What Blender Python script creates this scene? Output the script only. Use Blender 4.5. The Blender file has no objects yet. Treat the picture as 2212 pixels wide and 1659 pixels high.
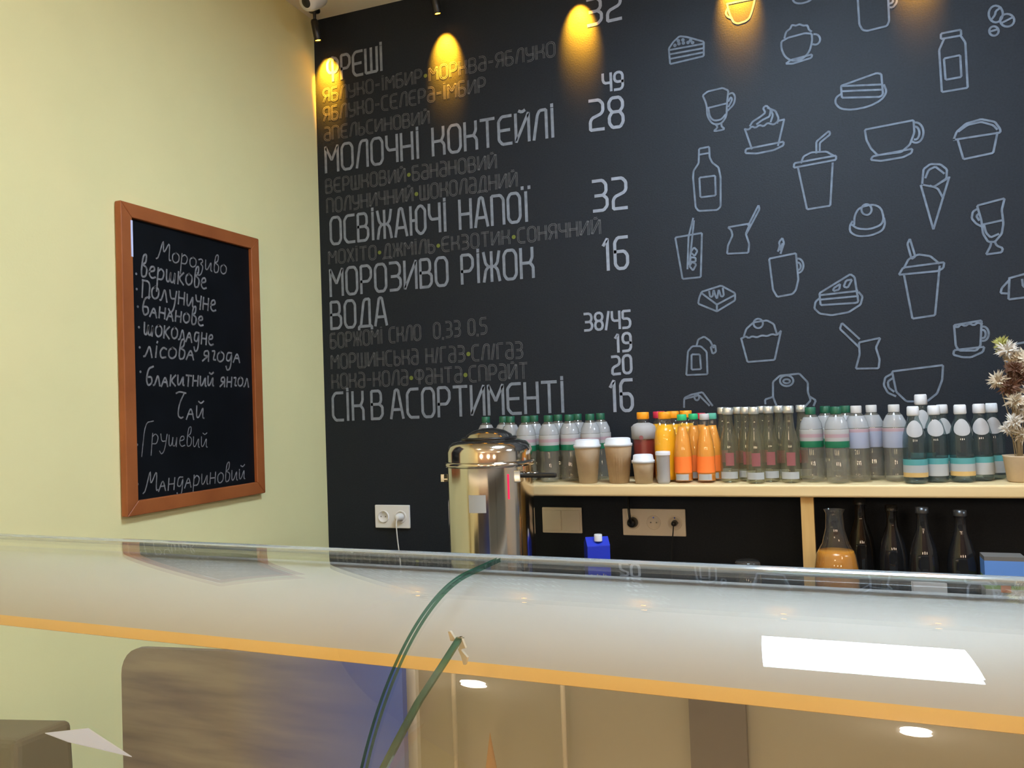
import bpy, math, random
from mathutils import Vector, Matrix
random.seed(7)
COL = bpy.context.scene.collection
SC = bpy.context.scene

# ------------------------------------------------------------------ camera
W, H, F = 2212, 1659, 1757.7
YAW, PIT, ROL = .35755, .02747, -.03566
CAM = Vector((1.7863, -2.7, 1.5))
_fw = Vector((-math.sin(YAW)*math.cos(PIT), math.cos(YAW)*math.cos(PIT), math.sin(PIT)))
_r = Vector((math.cos(YAW), math.sin(YAW), 0)); _u = _r.cross(_fw)
_r, _u = _r*math.cos(ROL)+_u*math.sin(ROL), _u*math.cos(ROL)-_r*math.sin(ROL)
cd = bpy.data.cameras.new('camera'); co = bpy.data.objects.new('camera', cd); COL.objects.link(co)
cd.sensor_width = 36; cd.lens = F/W*36; cd.clip_start = .02
co.matrix_world = Matrix.Translation(CAM) @ Matrix((_r, _u, -_fw)).transposed().to_4x4()
SC.camera = co

# ------------------------------------------------------------------ world and exposure
SC.view_settings.view_transform = 'Standard'; SC.view_settings.look = 'None'
SC.view_settings.gamma = 1; SC.view_settings.exposure = 0.0
SC.view_settings.use_curve_mapping = False
wd = bpy.data.worlds.new('world'); SC.world = wd; wd.use_nodes = True
wd.node_tree.nodes['Background'].inputs[0].default_value = (.75, .85, 1, 1)
wd.node_tree.nodes['Background'].inputs[1].default_value = .35
ZC = 3.04                                             # ceiling height
PANEL_L = 50.0                                        # radiance of the ceiling panels
SPOT_W = 140

def rayd(x, y): return _r*((x-W/2)/F)+_u*((H/2-y)/F)+_fw
def bw(x, y, Y=0.0):                                  # photo point -> point on a plane parallel to the back wall
    v = rayd(x, y); return CAM+v*((Y-CAM.y)/v.y)
def lw(x, y, X=0.0):
    v = rayd(x, y); return CAM+v*((X-CAM.x)/v.x)

# ------------------------------------------------------------------ materials
def N(nt, t, **k):
    n = nt.nodes.new(t)
    for a, b in k.items():
        setattr(n, a, b)
    return n
def pm(name, color, rough=.5, metal=0, noise=0, scale=20, bump=0, bscale=60, spec=.5, emis=None, es=0, trans=0, coat=0):
    m = bpy.data.materials.new(name); m.use_nodes = True; nt = m.node_tree
    b = nt.nodes['Principled BSDF']; c = tuple(color)+(1,)
    b.inputs['Base Color'].default_value = c; b.inputs['Roughness'].default_value = rough
    b.inputs['Metallic'].default_value = metal; b.inputs['Specular IOR Level'].default_value = spec
    b.inputs['Transmission Weight'].default_value = trans; b.inputs['Coat Weight'].default_value = coat
    if emis: b.inputs['Emission Color'].default_value = tuple(emis)+(1,); b.inputs['Emission Strength'].default_value = es
    if noise or bump: tc = N(nt, 'ShaderNodeTexCoord')
    if noise:
        t = N(nt, 'ShaderNodeTexNoise'); t.inputs['Scale'].default_value = scale; t.inputs['Detail'].default_value = 5
        nt.links.new(tc.outputs['Object'], t.inputs['Vector'])
        r = N(nt, 'ShaderNodeValToRGB'); r.color_ramp.elements[0].position = .3; r.color_ramp.elements[1].position = .7
        r.color_ramp.elements[0].color = tuple(x*(1-noise) for x in color)+(1,)
        r.color_ramp.elements[1].color = tuple(min(1, x*(1+noise)) for x in color)+(1,)
        nt.links.new(t.outputs['Fac'], r.inputs['Fac']); nt.links.new(r.outputs['Color'], b.inputs['Base Color'])
    if bump:
        t = N(nt, 'ShaderNodeTexNoise'); t.inputs['Scale'].default_value = bscale; t.inputs['Detail'].default_value = 4
        nt.links.new(tc.outputs['Object'], t.inputs['Vector'])
        p = N(nt, 'ShaderNodeBump'); p.inputs['Strength'].default_value = bump; p.inputs['Distance'].default_value = .003
        nt.links.new(t.outputs['Fac'], p.inputs['Height']); nt.links.new(p.outputs['Normal'], b.inputs['Normal'])
    return m
def wood(name, c1, c2, scale=3, rough=.4, stretch=(1, 14, 14)):
    m = bpy.data.materials.new(name); m.use_nodes = True; nt = m.node_tree; b = nt.nodes['Principled BSDF']
    tc = N(nt, 'ShaderNodeTexCoord'); mp = N(nt, 'ShaderNodeMapping'); mp.inputs['Scale'].default_value = stretch
    t = N(nt, 'ShaderNodeTexNoise'); t.inputs['Scale'].default_value = scale; t.inputs['Detail'].default_value = 6
    r = N(nt, 'ShaderNodeValToRGB'); r.color_ramp.elements[0].position = .35; r.color_ramp.elements[1].position = .68
    r.color_ramp.elements[0].color = tuple(c1)+(1,); r.color_ramp.elements[1].color = tuple(c2)+(1,)
    nt.links.new(tc.outputs['Object'], mp.inputs['Vector']); nt.links.new(mp.outputs['Vector'], t.inputs['Vector'])
    nt.links.new(t.outputs['Fac'], r.inputs['Fac']); nt.links.new(r.outputs['Color'], b.inputs['Base Color'])
    b.inputs['Roughness'].default_value = rough
    return m
def glass(name, tint=(1, 1, 1), milk=0.0, milkcol=(.8, .8, .8), f0=.04, rough=0.0):
    """thin clear glass: transparent + mirror by the angle of view, with an optional milky share"""
    m = bpy.data.materials.new(name); m.use_nodes = True; nt = m.node_tree; L = nt.links
    nt.nodes.remove(nt.nodes['Principled BSDF']); out = nt.nodes['Material Output']
    g = N(nt, 'ShaderNodeNewGeometry'); d = N(nt, 'ShaderNodeVectorMath', operation='DOT_PRODUCT')
    L.new(g.outputs['Incoming'], d.inputs[0]); L.new(g.outputs['Normal'], d.inputs[1])
    a = N(nt, 'ShaderNodeMath', operation='ABSOLUTE'); L.new(d.outputs['Value'], a.inputs[0])
    s = N(nt, 'ShaderNodeMath', operation='SUBTRACT'); s.inputs[0].default_value = 1; L.new(a.outputs[0], s.inputs[1])
    p = N(nt, 'ShaderNodeMath', operation='POWER'); p.inputs[1].default_value = 5; L.new(s.outputs[0], p.inputs[0])
    q = N(nt, 'ShaderNodeMath', operation='MULTIPLY_ADD'); q.inputs[1].default_value = 1-f0; q.inputs[2].default_value = f0
    L.new(p.outputs[0], q.inputs[0])
    t = N(nt, 'ShaderNodeBsdfTransparent'); t.inputs['Color'].default_value = tuple(tint)+(1,)
    gl = N(nt, 'ShaderNodeBsdfGlossy'); gl.inputs['Roughness'].default_value = rough; gl.inputs['Color'].default_value = (1, 1, 1, 1)
    base = t.outputs[0]
    if milk:
        df = N(nt, 'ShaderNodeBsdfDiffuse'); df.inputs['Color'].default_value = tuple(milkcol)+(1,)
        mx = N(nt, 'ShaderNodeMixShader'); mx.inputs[0].default_value = milk
        L.new(t.outputs[0], mx.inputs[1]); L.new(df.outputs[0], mx.inputs[2]); base = mx.outputs[0]
    mix = N(nt, 'ShaderNodeMixShader'); L.new(q.outputs[0], mix.inputs[0]); L.new(base, mix.inputs[1]); L.new(gl.outputs[0], mix.inputs[2])
    L.new(mix.outputs[0], out.inputs['Surface'])
    return m

M = dict(
    black_wall=pm('black_chalkboard_paint', (.013, .0165, .023), .6, noise=.12, scale=160, bump=.25, bscale=220, spec=.2),
    yellow=pm('pale_yellow_paint', (.78, .71, .37), .75, noise=.02, scale=4, bump=.08, bscale=150),
    ceiling=pm('cream_ceiling_paint', (.80, .76, .68), .8, noise=.02, scale=6),
    floor=wood('floor_planks', (.20, .12, .07), (.32, .21, .13), 2, .35),
    rearwall=wood('brown_wall', (.30, .17, .10), (.42, .26, .16), 1.5, .6),
    greywall=pm('grey_wall_paint', (.55, .52, .48), .8, noise=.03),
    chalk=pm('chalk_white', (.122, .15, .195), .9, noise=.25, scale=45),
    chalkh=pm('chalk_heading', (.19, .215, .26), .9, noise=.2, scale=45),
    chalk2=pm('chalk_grey', (.10, .105, .115), .9, noise=.3, scale=60),
    chalkp=pm('chalk_bright', (.25, .275, .33), .9, noise=.15, scale=45),
    hand=pm('hand_chalk', (.17, .17, .18), .9, noise=.4, scale=70),
    lime=pm('lime_chalk', (.14, .17, .03), .9),
    board=pm('slate_board', (.004, .005, .007), .5, noise=.3, scale=8, spec=.15),
    frame=wood('reddish_wood', (.26, .072, .018), (.36, .11, .03), 3, .45, (8, 2, 2)),
    shelf=wood('pale_birch', (.66, .48, .24), (.74, .56, .30), 2.5, .4, (1, 9, 9)),
    post=wood('honey_pine', (.52, .31, .10), (.64, .41, .16), 3, .45, (9, 9, 1)),
    white=pm('white_plastic', (.75, .74, .72), .35),
    cream=pm('cream_plastic', (.88, .76, .60), .4),
    darkp=pm('black_plastic', (.012, .012, .013), .3),
    hole=pm('socket_dark', (.18, .16, .14), .6),
    steel=pm('stainless_steel', (.72, .66, .58), .12, 1),
    chrome=pm('chrome', (.85, .85, .85), .08, 1),
    canopy=pm('white_enamel', (.42, .395, .37), .5, spec=.3),
    amber=pm('amber_trim', (.70, .42, .12), .45),
    body=pm('case_body', (.70, .68, .64), .4),
    door=pm('case_door_beige', (.31, .28, .22), .35),
    mull=pm('case_mullion', (.13, .11, .10), .5),
    rod=pm('pale_rod', (.50, .44, .34), .4),
    glass=glass('case_glass', (.985, .995, .985)),
    gedge=glass('glass_edge_green', (.10, .30, .20), .45, (.045, .12, .085)),
    rim=glass('polished_rear_rim', (.75, .82, .85), .5, (.5, .56, .6), f0=.25, rough=.08),
    kraft=pm('kraft_paper', (.50, .35, .21), .8, noise=.06, scale=60),
    kraft2=pm('pale_kraft_paper', (.52, .40, .27), .8, noise=.05, scale=60),
    clip=pm('pale_gold_clip', (.9, .78, .6), .25, .5),
    lid=pm('white_lid', (.66, .66, .68), .35),
    counter=pm('dark_worktop', (.03, .028, .027), .4, noise=.2),
    pet=glass('clear_pet', (.84, .86, .82), .17, (.52, .48, .41)),
    clear=glass('clear_bottle_glass', (.82, .82, .72), .10, (.46, .42, .30)),
    petc=glass('clear_juice_plastic', (.97, .97, .95), .02, (.6, .6, .6)),
    aqua=glass('aqua_bottle_glass', (.62, .70, .70), .08, (.24, .32, .34)),
    darkglass=glass('dark_bottle_glass', (.35, .36, .38), .18, (.05, .05, .055)),
    jarg=glass('jar_glass', (.92, .9, .86), .03, (.5, .5, .5)),
    water=glass('white_plastic_clear', (.8, .8, .8), .6, (.50, .50, .51)),
    lab=pm('white_label', (.37, .355, .345), .6), labp=pm('pink_band', (.38, .25, .27), .6),
    labg=pm('green_band', (.008, .15, .07), .5), labv=pm('lavender_label', (.31, .33, .42), .6),
    labt=pm('teal_label', (.07, .27, .27), .5), laba=pm('amber_foot_label', (.55, .36, .13), .5),
    gcap=pm('dark_green_cap', (.008, .09, .045), .4), ggcap=pm('bright_green_cap', (.02, .42, .16), .4),
    tcap=pm('teal_cap', (.10, .40, .28), .4), wcap=pm('white_cap', (.50, .48, .46), .4),
    scap=pm('silver_cap', (.74, .76, .74), .28, .75), rcap=pm('red_cap', (.62, .03, .07), .4),
    ocap=pm('orange_cap', (.90, .33, .01), .4), bcap=pm('brick_cap', (.45, .09, .03), .4),
    oj=pm('orange_juice', (.90, .42, .0), .3), red=pm('cherry_juice', (.24, .025, .015), .3),
    soda=pm('orange_soda', (.80, .30, .03), .3),
    labo=pm('orange_label', (.95, .20, .03), .5), labm=pm('maroon_label', (.26, .08, .08), .6),
    labs=pm('pale_foot_label', (.36, .37, .37), .6), syrup=pm('amber_honey', (.50, .20, .015), .25),
    blue=pm('blue_carton', (.01, .03, .45), .4), sky=pm('sky_blue_print', (.10, .24, .60), .5),
    grass=pm('green_print', (.16, .30, .06), .5), pr=pm('orange_print', (.6, .2, .08), .5),
    box=pm('dark_grey_box', (.13, .12, .11), .6), lilac=pm('lilac_paper', (.62, .68, 1), .6),
    lumc=pm('luminaire_frame', (.8, .8, .8), .5),
    petal=pm('cream_petal', (.62, .54, .42), .9), petal2=pm('brown_petal', (.16, .08, .05), .9),
    petal3=pm('white_petal', (.72, .68, .62), .9), petal4=pm('yellow_green_petal', (.42, .40, .12), .9),
    stem=pm('dry_stem', (.35, .27, .16), .9), tan=pm('tan_leather', (.40, .22, .09), .6),
)
def emis(name, col, s):
    m = bpy.data.materials.new(name); m.use_nodes = True; nt = m.node_tree
    nt.nodes.remove(nt.nodes['Principled BSDF']); e = N(nt, 'ShaderNodeEmission')
    e.inputs['Color'].default_value = tuple(col)+(1,); e.inputs['Strength'].default_value = s
    nt.links.new(e.outputs[0], nt.nodes['Material Output'].inputs['Surface']); return m
M['panel'] = emis('led_panel_light', (.72, .92, 1.12), PANEL_L)
M['panelw'] = emis('warm_panel_light', (1, .80, .56), PANEL_L*.34)
M['globe'] = emis('added_globe_light', (1, .78, .54), 44)  # fill light of the added globe lamps
M['down'] = emis('downlight_light', (1, .86, .68), 160)
M['spotlens'] = emis('amber_lens_light', (1, .36, .02), 30)
M['tube'] = emis('warm_tube_light', (1, .84, .60), 6.5)
M['redrefl'] = emis('red_reflection_glow', (1, .02, .08), 1.6)  # red reflection on the boiler, put in as a glowing colour

# ------------------------------------------------------------------ mesh helpers
class MB:
    def __init__(s): s.v = []; s.f = []; s.mi = []; s.m = []; s.sm = []
    def mat(s, m):
        if m not in s.m: s.m.append(m)
        return s.m.index(m)
    def add(s, vs, fs, m, smooth=False):
        o = len(s.v); s.v += [tuple(v) for v in vs]; k = s.mat(m)
        for f in fs: s.f.append([i+o for i in f]); s.mi.append(k); s.sm.append(smooth)
        return s
    def box(s, a, b, m):
        x0, y0, z0 = a; x1, y1, z1 = b
        vs = [(x0,y0,z0),(x1,y0,z0),(x1,y1,z0),(x0,y1,z0),(x0,y0,z1),(x1,y0,z1),(x1,y1,z1),(x0,y1,z1)]
        return s.add(vs, [(0,3,2,1),(4,5,6,7),(0,1,5,4),(1,2,6,5),(2,3,7,6),(3,0,4,7)], m)
    def lathe(s, prof, m, n=28, c=(0, 0, 0), a0=0, a1=2*math.pi, rib=0, axis='z'):
        full = abs(a1-a0-2*math.pi) < 1e-6; cols = n if full else n+1; vs = []; fs = []
        ms = m if isinstance(m, list) else None
        for r, z in prof:
            for k in range(cols):
                a = a0+(a1-a0)*k/n; rr = r+(rib if (k % 2 and r > .005) else 0)
                p = (rr*math.cos(a), rr*math.sin(a), z)
                if axis == 'y': p = (p[0], p[2], p[1])
                if axis == 'x': p = (p[2], p[0], p[1])
                vs.append((c[0]+p[0], c[1]+p[1], c[2]+p[2]))
        for i in range(len(prof)-1):
            fr = []
            for k in range(n):
                k2 = (k+1) % cols
                fr.append((i*cols+k, i*cols+k2, (i+1)*cols+k2, (i+1)*cols+k))
            if ms:
                o = len(s.v) if i == 0 else o0
                if i == 0: o0 = len(s.v); s.v += vs
                kk = s.mat(ms[i])
                for f in fr: s.f.append([j+o0 for j in f]); s.mi.append(kk); s.sm.append(True)
            else: fs += fr
        if not ms: s.add(vs, fs, m, True)
        return s
    def tube(s, pts, r, m, n=8):
        pts = [Vector(p) for p in pts]; vs = []; fs = []; up = Vector((.3, .2, 1)).normalized()
        for i, p in enumerate(pts):
            t = (pts[min(i+1, len(pts)-1)]-pts[max(i-1, 0)]).normalized()
            a = t.cross(up); a = a.normalized() if a.length > 1e-4 else t.orthogonal().normalized()
            b = t.cross(a); rr = r[i] if isinstance(r, (list, tuple)) else r
            vs += [p+a*rr*math.cos(2*math.pi*k/n)+b*rr*math.sin(2*math.pi*k/n) for k in range(n)]
        for i in range(len(pts)-1):
            fs += [(i*n+k, i*n+(k+1) % n, (i+1)*n+(k+1) % n, (i+1)*n+k) for k in range(n)]
        fs += [tuple(range(n))[::-1], tuple((len(pts)-1)*n+k for k in range(n))]
        return s.add(vs, fs, m, True)
    def prism(s, poly, x0, x1, m, mcap=None):
        """closed polygon in (y, z) pushed along x"""
        n = len(poly); vs = [(x0, a, b) for a, b in poly]+[(x1, a, b) for a, b in poly]
        s.add(vs, [(i, (i+1) % n, n+(i+1) % n, n+i) for i in range(n)], m)
        s.add(vs, [tuple(range(n))[::-1], tuple(range(n, 2*n))], mcap or m); return s
    def shell(s, inner, outer, x0, x1, m, mcap, smooth=True):
        """two open lines in (y, z) joined to a slab pushed along x, end faces in mcap"""
        n = len(inner)
        for line in (inner, outer):
            vs = [(x0, a, b) for a, b in line]+[(x1, a, b) for a, b in line]
            s.add(vs, [(i, i+1, n+i+1, n+i) for i in range(n-1)], m, smooth)
        for x in (x0, x1):
            vs = [(x, a, b) for a, b in inner]+[(x, a, b) for a, b in outer]
            s.add(vs, [(i, i+1, n+i+1, n+i) for i in range(n-1)], mcap)
        for i in (0, n-1):
            vs = [(x0, *inner[i]), (x1, *inner[i]), (x1, *outer[i]), (x0, *outer[i])]
            s.add(vs, [(0, 1, 2, 3)], mcap)
        return s
    def build(s, name, parent=None, bevel=0, weld=True):
        me = bpy.data.meshes.new(name); me.from_pydata(s.v, [], s.f); me.update()
        for m in s.m: me.materials.append(M[m] if isinstance(m, str) else m)
        me.polygons.foreach_set('material_index', s.mi); me.polygons.foreach_set('use_smooth', s.sm)
        o = bpy.data.objects.new(name, me); COL.objects.link(o)
        if parent: o.parent = parent
        if bevel:
            b = o.modifiers.new('bevel', 'BEVEL'); b.width = bevel; b.segments = 3; b.limit_method = 'ANGLE'
        return o
def tag(o, label=None, cat=None, group=None, kind=None):
    for k, v in (('label', label), ('category', cat), ('group', group), ('kind', kind)):
        if v: o[k] = v
    return o
def thing(name, label, cat, loc=(0, 0, 0), rz=0, group=None):
    o = bpy.data.objects.new(name, None); COL.objects.link(o); o.location = loc; o.rotation_euler = (0, 0, rz)
    o.empty_display_size = .05
    return tag(o, label, cat, group)
def copy_thing(src, loc, label, rz=0):
    c = src.copy(); COL.objects.link(c); c.location = loc; c.rotation_euler = (0, 0, rz); c['label'] = label
    for ch in src.children:
        d = ch.copy(); COL.objects.link(d); d.parent = c
        for g in ch.children:
            e = g.copy(); COL.objects.link(e); e.parent = d
    return c

LAYER = [0]
# strokes on a wall: each polyline becomes a thin flat ribbon with round joints
def ribbon(mb, pts, w, mat, to3, closed=False):
    """pts in wall coordinates (a, b); to3 maps (a, b) to a point just in front of the wall"""
    P = [Vector(p) for p in pts]; LAYER[0] = (LAYER[0]+1) % 40
    if len(P) > 1 and (P[0]-P[-1]).length < 1e-5: closed = True; P = P[:-1]
    n = len(P); vs = []; fs = []
    if n < 2: return
    for i in range(n):
        a = P[i-1] if (i or closed) else None; b = P[(i+1) % n] if (i < n-1 or closed) else None
        d1 = (P[i]-a).normalized() if a is not None else None; d2 = (b-P[i]).normalized() if b is not None else None
        if d1 is None: d1 = d2
        if d2 is None: d2 = d1
        t = d1+d2
        t = t.normalized() if t.length > .3 else d2
        nn = Vector((-t.y, t.x)); k = max(.55, nn.dot(Vector((-d2.y, d2.x))))
        e = Vector((0, 0))
        if not closed and i == 0: e = -d2*w*.35
        if not closed and i == n-1: e = d1*w*.35
        vs += [to3(P[i]+e+nn*w*.5/k), to3(P[i]+e-nn*w*.5/k)]
    for i in range(n if closed else n-1):
        j = (i+1) % n; fs.append((2*i, 2*j, 2*j+1, 2*i+1))
    mb.add(vs, fs, mat)
def smooth_corner(pts, r=.0035):
    cl = len(pts) > 2 and abs(pts[0][0]-pts[-1][0])+abs(pts[0][1]-pts[-1][1]) < 1e-6
    if len(pts) < 3: return pts
    q = [] if cl else [pts[0]]
    rng = range(len(pts)-1) if cl else range(1, len(pts)-1)
    for i in rng:
        p = Vector(pts[i]); a = Vector(pts[i-1] if i else pts[-2]); b = Vector(pts[i+1])
        q += [tuple(p+(a-p)*min(.45, r/max(1e-6, (a-p).length))), tuple(p+(b-p)*min(.45, r/max(1e-6, (b-p).length)))]
    q.append(q[0] if cl else pts[-1]); return q
def smooth_line(pts, it=2):
    for _ in range(it):
        cl = len(pts) > 2 and abs(pts[0][0]-pts[-1][0])+abs(pts[0][1]-pts[-1][1]) < 1e-5
        q = [] if cl else [pts[0]]
        for a, b in zip(pts[:-1], pts[1:]):
            q += [(a[0]*.78+b[0]*.22, a[1]*.78+b[1]*.22), (a[0]*.22+b[0]*.78, a[1]*.22+b[1]*.78)]
        q.append(q[0] if cl else pts[-1]); pts = q
    return pts

# ------------------------------------------------------------------ room shell
RX, RY = 6.2, -6.4
def struct(name, mb, **k): return tag(mb.build(name, **k), kind='structure')
wall_back = struct('wall_back', MB().box((0, 0, 0), (RX, .12, ZC), 'black_wall'))
wall_left = struct('wall_left', MB().box((-.12, RY, 0), (0, .12, ZC), 'yellow'))
wall_right = struct('wall_right', MB().box((RX, RY, 0), (RX+.12, .12, ZC), 'greywall'))
wall_rear = struct('wall_rear', MB().box((-.12, RY-.12, 0), (RX+.12, RY, ZC), 'rearwall'))
struct('floor', MB().box((-.12, RY-.12, -.1), (RX+.12, .12, 0), 'floor'))
struct('ceiling', MB().box((-.12, RY-.12, ZC), (RX+.12, .12, ZC+.1), 'ceiling'))
struct('trim_back', MB().box((0, -.012, 0), (RX, 0, .08), 'darkp'))

# ceiling LED panels
def panel(x, y, label, mat='panel'):
    t = thing('ceiling_light_panel', label, 'ceiling light', (x, y, ZC), 0, 'square ceiling light panels')
    MB().box((-.297, -.31, -.012), (.297, -.297, 0), 'lumc').box((-.297, .297, -.012), (.297, .31, 0), 'lumc').box(
        (-.31, -.31, -.012), (-.297, .31, 0), 'lumc').box((.297, -.31, -.012), (.31, .31, 0), 'lumc').build('frame', t)
    MB().box((-.297, -.297, -.008), (.297, .297, -.001), mat).build('diffuser', t)
panel(1.835, -1.15, 'square white ceiling light panel above the display case, mirrored in its curved glass')
panel(4.4, -1.15, 'square white ceiling light panel at the right end of the counter')
panel(4.4, -3.9, 'square white ceiling light panel in the right rear of the room', 'panelw')
panel(1.2, -5.3, 'square white ceiling light panel near the rear wall', 'panelw')

def downlight(x, y, label):
    t = thing('ceiling_downlight', label, 'ceiling light', (x, y, ZC), 0, 'round ceiling downlights')
    MB().lathe([(.042, -.002), (.045, -.008), (.058, -.006), (.06, 0)], 'lumc').build('ring', t)
    MB().lathe([(0, -.055), (.030, -.053), (.040, -.044), (.040, -.001)], 'down').build('lamp', t)
downlight(.54, -2.26, 'round downlight towards the yellow wall, mirrored as a white dot left of centre')
downlight(1.91, -2.30, 'round downlight above the customer side, mirrored as a white dot at the right')

def added_pendant(x, label):  # unseen lamps added to brighten the wall and bottles under the shelf
    t = thing('added_globe_lamp', label, 'added fill lamp', (x, -4.7, ZC), 0, 'added globe fill lamps out of view')
    MB().lathe([(0, 0), (.05, 0), (.05, -.025), (0, -.03)], 'darkp', 20).build('ceiling_rose', t)
    MB().tube([(0, 0, -.02), (0, 0, -.95)], .004, 'darkp').build('cord', t)
    MB().lathe([(.001, -.93)]+[(.15*math.sin(math.radians(a)), -1.09+.15*math.cos(math.radians(a))) for a in range(12, 181, 12)], 'globe', 28).build('globe', t)
for x, w in ((.9, 'left'), (2.3, 'middle'), (3.7, 'right')): added_pendant(x, w+' warm hanging globe lamp, added out of view to light under the shelf')

# amber accent spots over the black wall
def spotlight(x, label):
    t = thing('ceiling_spotlight', label, 'spotlight', (x, -.075, ZC), 0, 'amber spotlights along the black wall')
    MB().lathe([(0, 0), (.022, 0), (.022, -.008), (.006, -.012), (.006, -.05)], 'darkp', 16).build('bracket', t)
    rot = Matrix.Translation((0, 0, -.055)) @ Matrix.Rotation(math.radians(7), 4, 'X') @ Matrix.Rotation(math.radians(-7), 4, 'Y')
    h = MB().lathe([(0, .016), (.012, .014), (.014, .006), (.014, -.064), (.0125, -.066), (.0115, -.058)], 'darkp', 20).build('housing', t)
    h.matrix_local = rot
    l = MB().lathe([(0, -.0605), (.0118, -.0605)], 'spotlens', 20).build('lens', t); l.matrix_local = rot
    ld = bpy.data.lights.new('spot_beam', 'SPOT'); ld.energy = SPOT_W; ld.color = (1, .42, .015)
    ld.spot_size = math.radians(53); ld.spot_blend = 1; ld.shadow_soft_size = .008
    lo = bpy.data.objects.new('spot_beam', ld); COL.objects.link(lo); lo.parent = t
    lo.location = (.002, .004, -.121); lo.rotation_euler = (math.radians(34), 0, 0)
for i, x in enumerate((.055, .56, 1.07, 1.60, 2.12, 2.64)):
    spotlight(x, 'black spotlight with amber beam '+('in the corner beside the yellow wall', 'on the ceiling above the menu heading',
              'on the ceiling above the price column', 'above the chalk cup drawings, just out of the top edge',
              'above the right end of the chalk drawings', 'past the right end of the chalk drawings')[i])

# dome camera in the corner
t = thing('security_camera', 'white dome security camera in the ceiling corner', 'camera', (.165, -.235, ZC))
MB().lathe([(0, 0), (.045, 0), (.045, -.018), (.038, -.026), (0, -.026)], 'white', 24).build('base', t)
b = MB().lathe([(.0, .045), (.022, .042), (.033, .028), (.036, 0), (.035, -.035), (.030, -.052), (.0, -.053)], 'white', 24).build('housing', t)
b.location = (0, -.0, -.055); b.rotation_euler = (math.radians(-52), math.radians(20), 0)
e = MB().lathe([(0, -.0545), (.017, -.0545), (.019, -.052)], 'darkp', 20).build('lens', t); e.location = b.location; e.rotation_euler = b.rotation_euler

# ------------------------------------------------------------------ chalk drawings on the black wall
def w3(p): return (p[0], -.0012-.00002*LAYER[0], p[1])
def ell(cx, cy, rx, ry, a0=0, a1=360, n=18):
    return [(cx+rx*math.cos(math.radians(a0+(a1-a0)*k/n)), cy+ry*math.sin(math.radians(a0+(a1-a0)*k/n))) for k in range(n+1)]
def drawing(label, lines, off, smooth=0):
    mb = MB()
    for ln in lines:
        if smooth: ln = smooth_line(ln, smooth)
        pts = []
        for x, y in ln:
            p = bw(1400+x/2.724, off+y/2.724-1.5); pts.append((p.x, p.z))
        ribbon(mb, smooth_corner(pts, .003), .0060, 'chalk', w3)
    o = mb.build('chalk_drawing', wall_back); o['label'] = 'chalk drawing of '+label
A_, B_ = 0, 400
D = drawing
D('a cake slice with dots', [[(122,290),(150,250),(185,218),(225,222),(328,250),(328,335),(130,382),(122,290)],[(124,300),(328,262)],[(126,325),(328,288)],[(128,352),(328,312)]]+[ell(x,y,6,6,n=6) for x,y in ((158,272),(182,262),(178,245),(208,258),(205,240),(235,255),(250,243),(262,256))], A_)
D('a cup cut by the top edge', [[(465,28),(630,-6)],[(465,28),(478,85),(510,150),(590,125),(612,70),(630,-6)],[(468,55),(455,82),(468,105),(492,112)]], A_, 1)
D('a plate cut by the top edge', [[(845,-10),(860,22),(900,27),(950,12),(972,-10)]], A_, 1)
D('a tall mug cut by the top edge', [[(1232,-20),(1243,150),(1262,182),(1290,187),(1405,158),(1418,130),(1412,-20)],[(1414,48),(1440,50),(1462,22),(1466,-20)],[(1418,28),(1440,20),(1442,-20)]], A_)
D('a cup with whipped cream', [[(785,238),(783,290),(805,340),(850,366),(910,352),(948,312),(966,250),(962,190),(785,238)],[(803,228),(812,190),(838,175),(845,150),(870,158),(890,146),(915,158),(938,152),(945,180),(960,190)]], A_, 1)
D('a saucer and handle of the cream cup', [[(810,380),(840,358),(965,325),(962,345),(850,380),(810,380)],ell(982,237,30,31,-100,110)], A_)
D('a milk bottle with label', [[(1722,235),(1722,203),(1840,180),(1842,214),(1722,235)],[(1742,232),(1712,300),(1728,547),(1880,522),(1866,255),(1838,215)],[(1740,350),(1836,330),(1843,458),(1750,475),(1740,350)]], A_)
D('three coffee beans', [ell(2045,88,42,50),[(2020,120),(2040,95),(2045,70),(2075,50)],ell(2112,125,42,38),[(2080,140),(2105,128),(2140,110)],ell(2034,188,28,28),[(2015,190),(2050,180)]], A_)
D('a glass with coffee and handle', [[(315,552),(475,515),(464,620),(462,690),(430,735),(380,737),(348,690),(345,620),(315,552)],[(355,640),(462,614)],[(355,640),(362,690),(385,716),(430,710),(455,680)],[(398,737),(412,755),(380,780),(456,766),(432,750),(432,735)],[(470,562),(498,548),(514,575),(505,620),(470,655)],[(474,600),(486,575),(497,590),(474,632)]], A_, 1)
D('a muffin with swirled cream', [[(570,765),(610,880)],[(765,860),(800,710)],[(572,906),(575,882),(798,838),(797,860),(740,888),(640,908),(572,906)],[(570,765),(592,768),(610,748),(632,757),(655,740),(680,748),(702,728),(740,738),(768,715),(800,708)],[(600,745),(615,720),(660,692),(690,668),(676,640),(695,625),(722,650),(715,690),(670,712),(640,735)],[(705,640),(750,658),(768,700),(760,728)],[(725,655),(735,682),(722,720)]], A_)
D('a layered cake slice on a plate', [[(1135,510),(1345,435),(1372,440),(1382,560),(1365,575),(1140,580),(1135,510)],[(1135,512),(1376,502)],[(1138,542),(1380,532)]], A_)
D('a plate under the layered cake', [[(1132,560),(1105,578),(1100,612),(1130,645),(1200,652),(1300,632),(1375,592),(1405,545),(1388,505)]], A_, 1)
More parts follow.
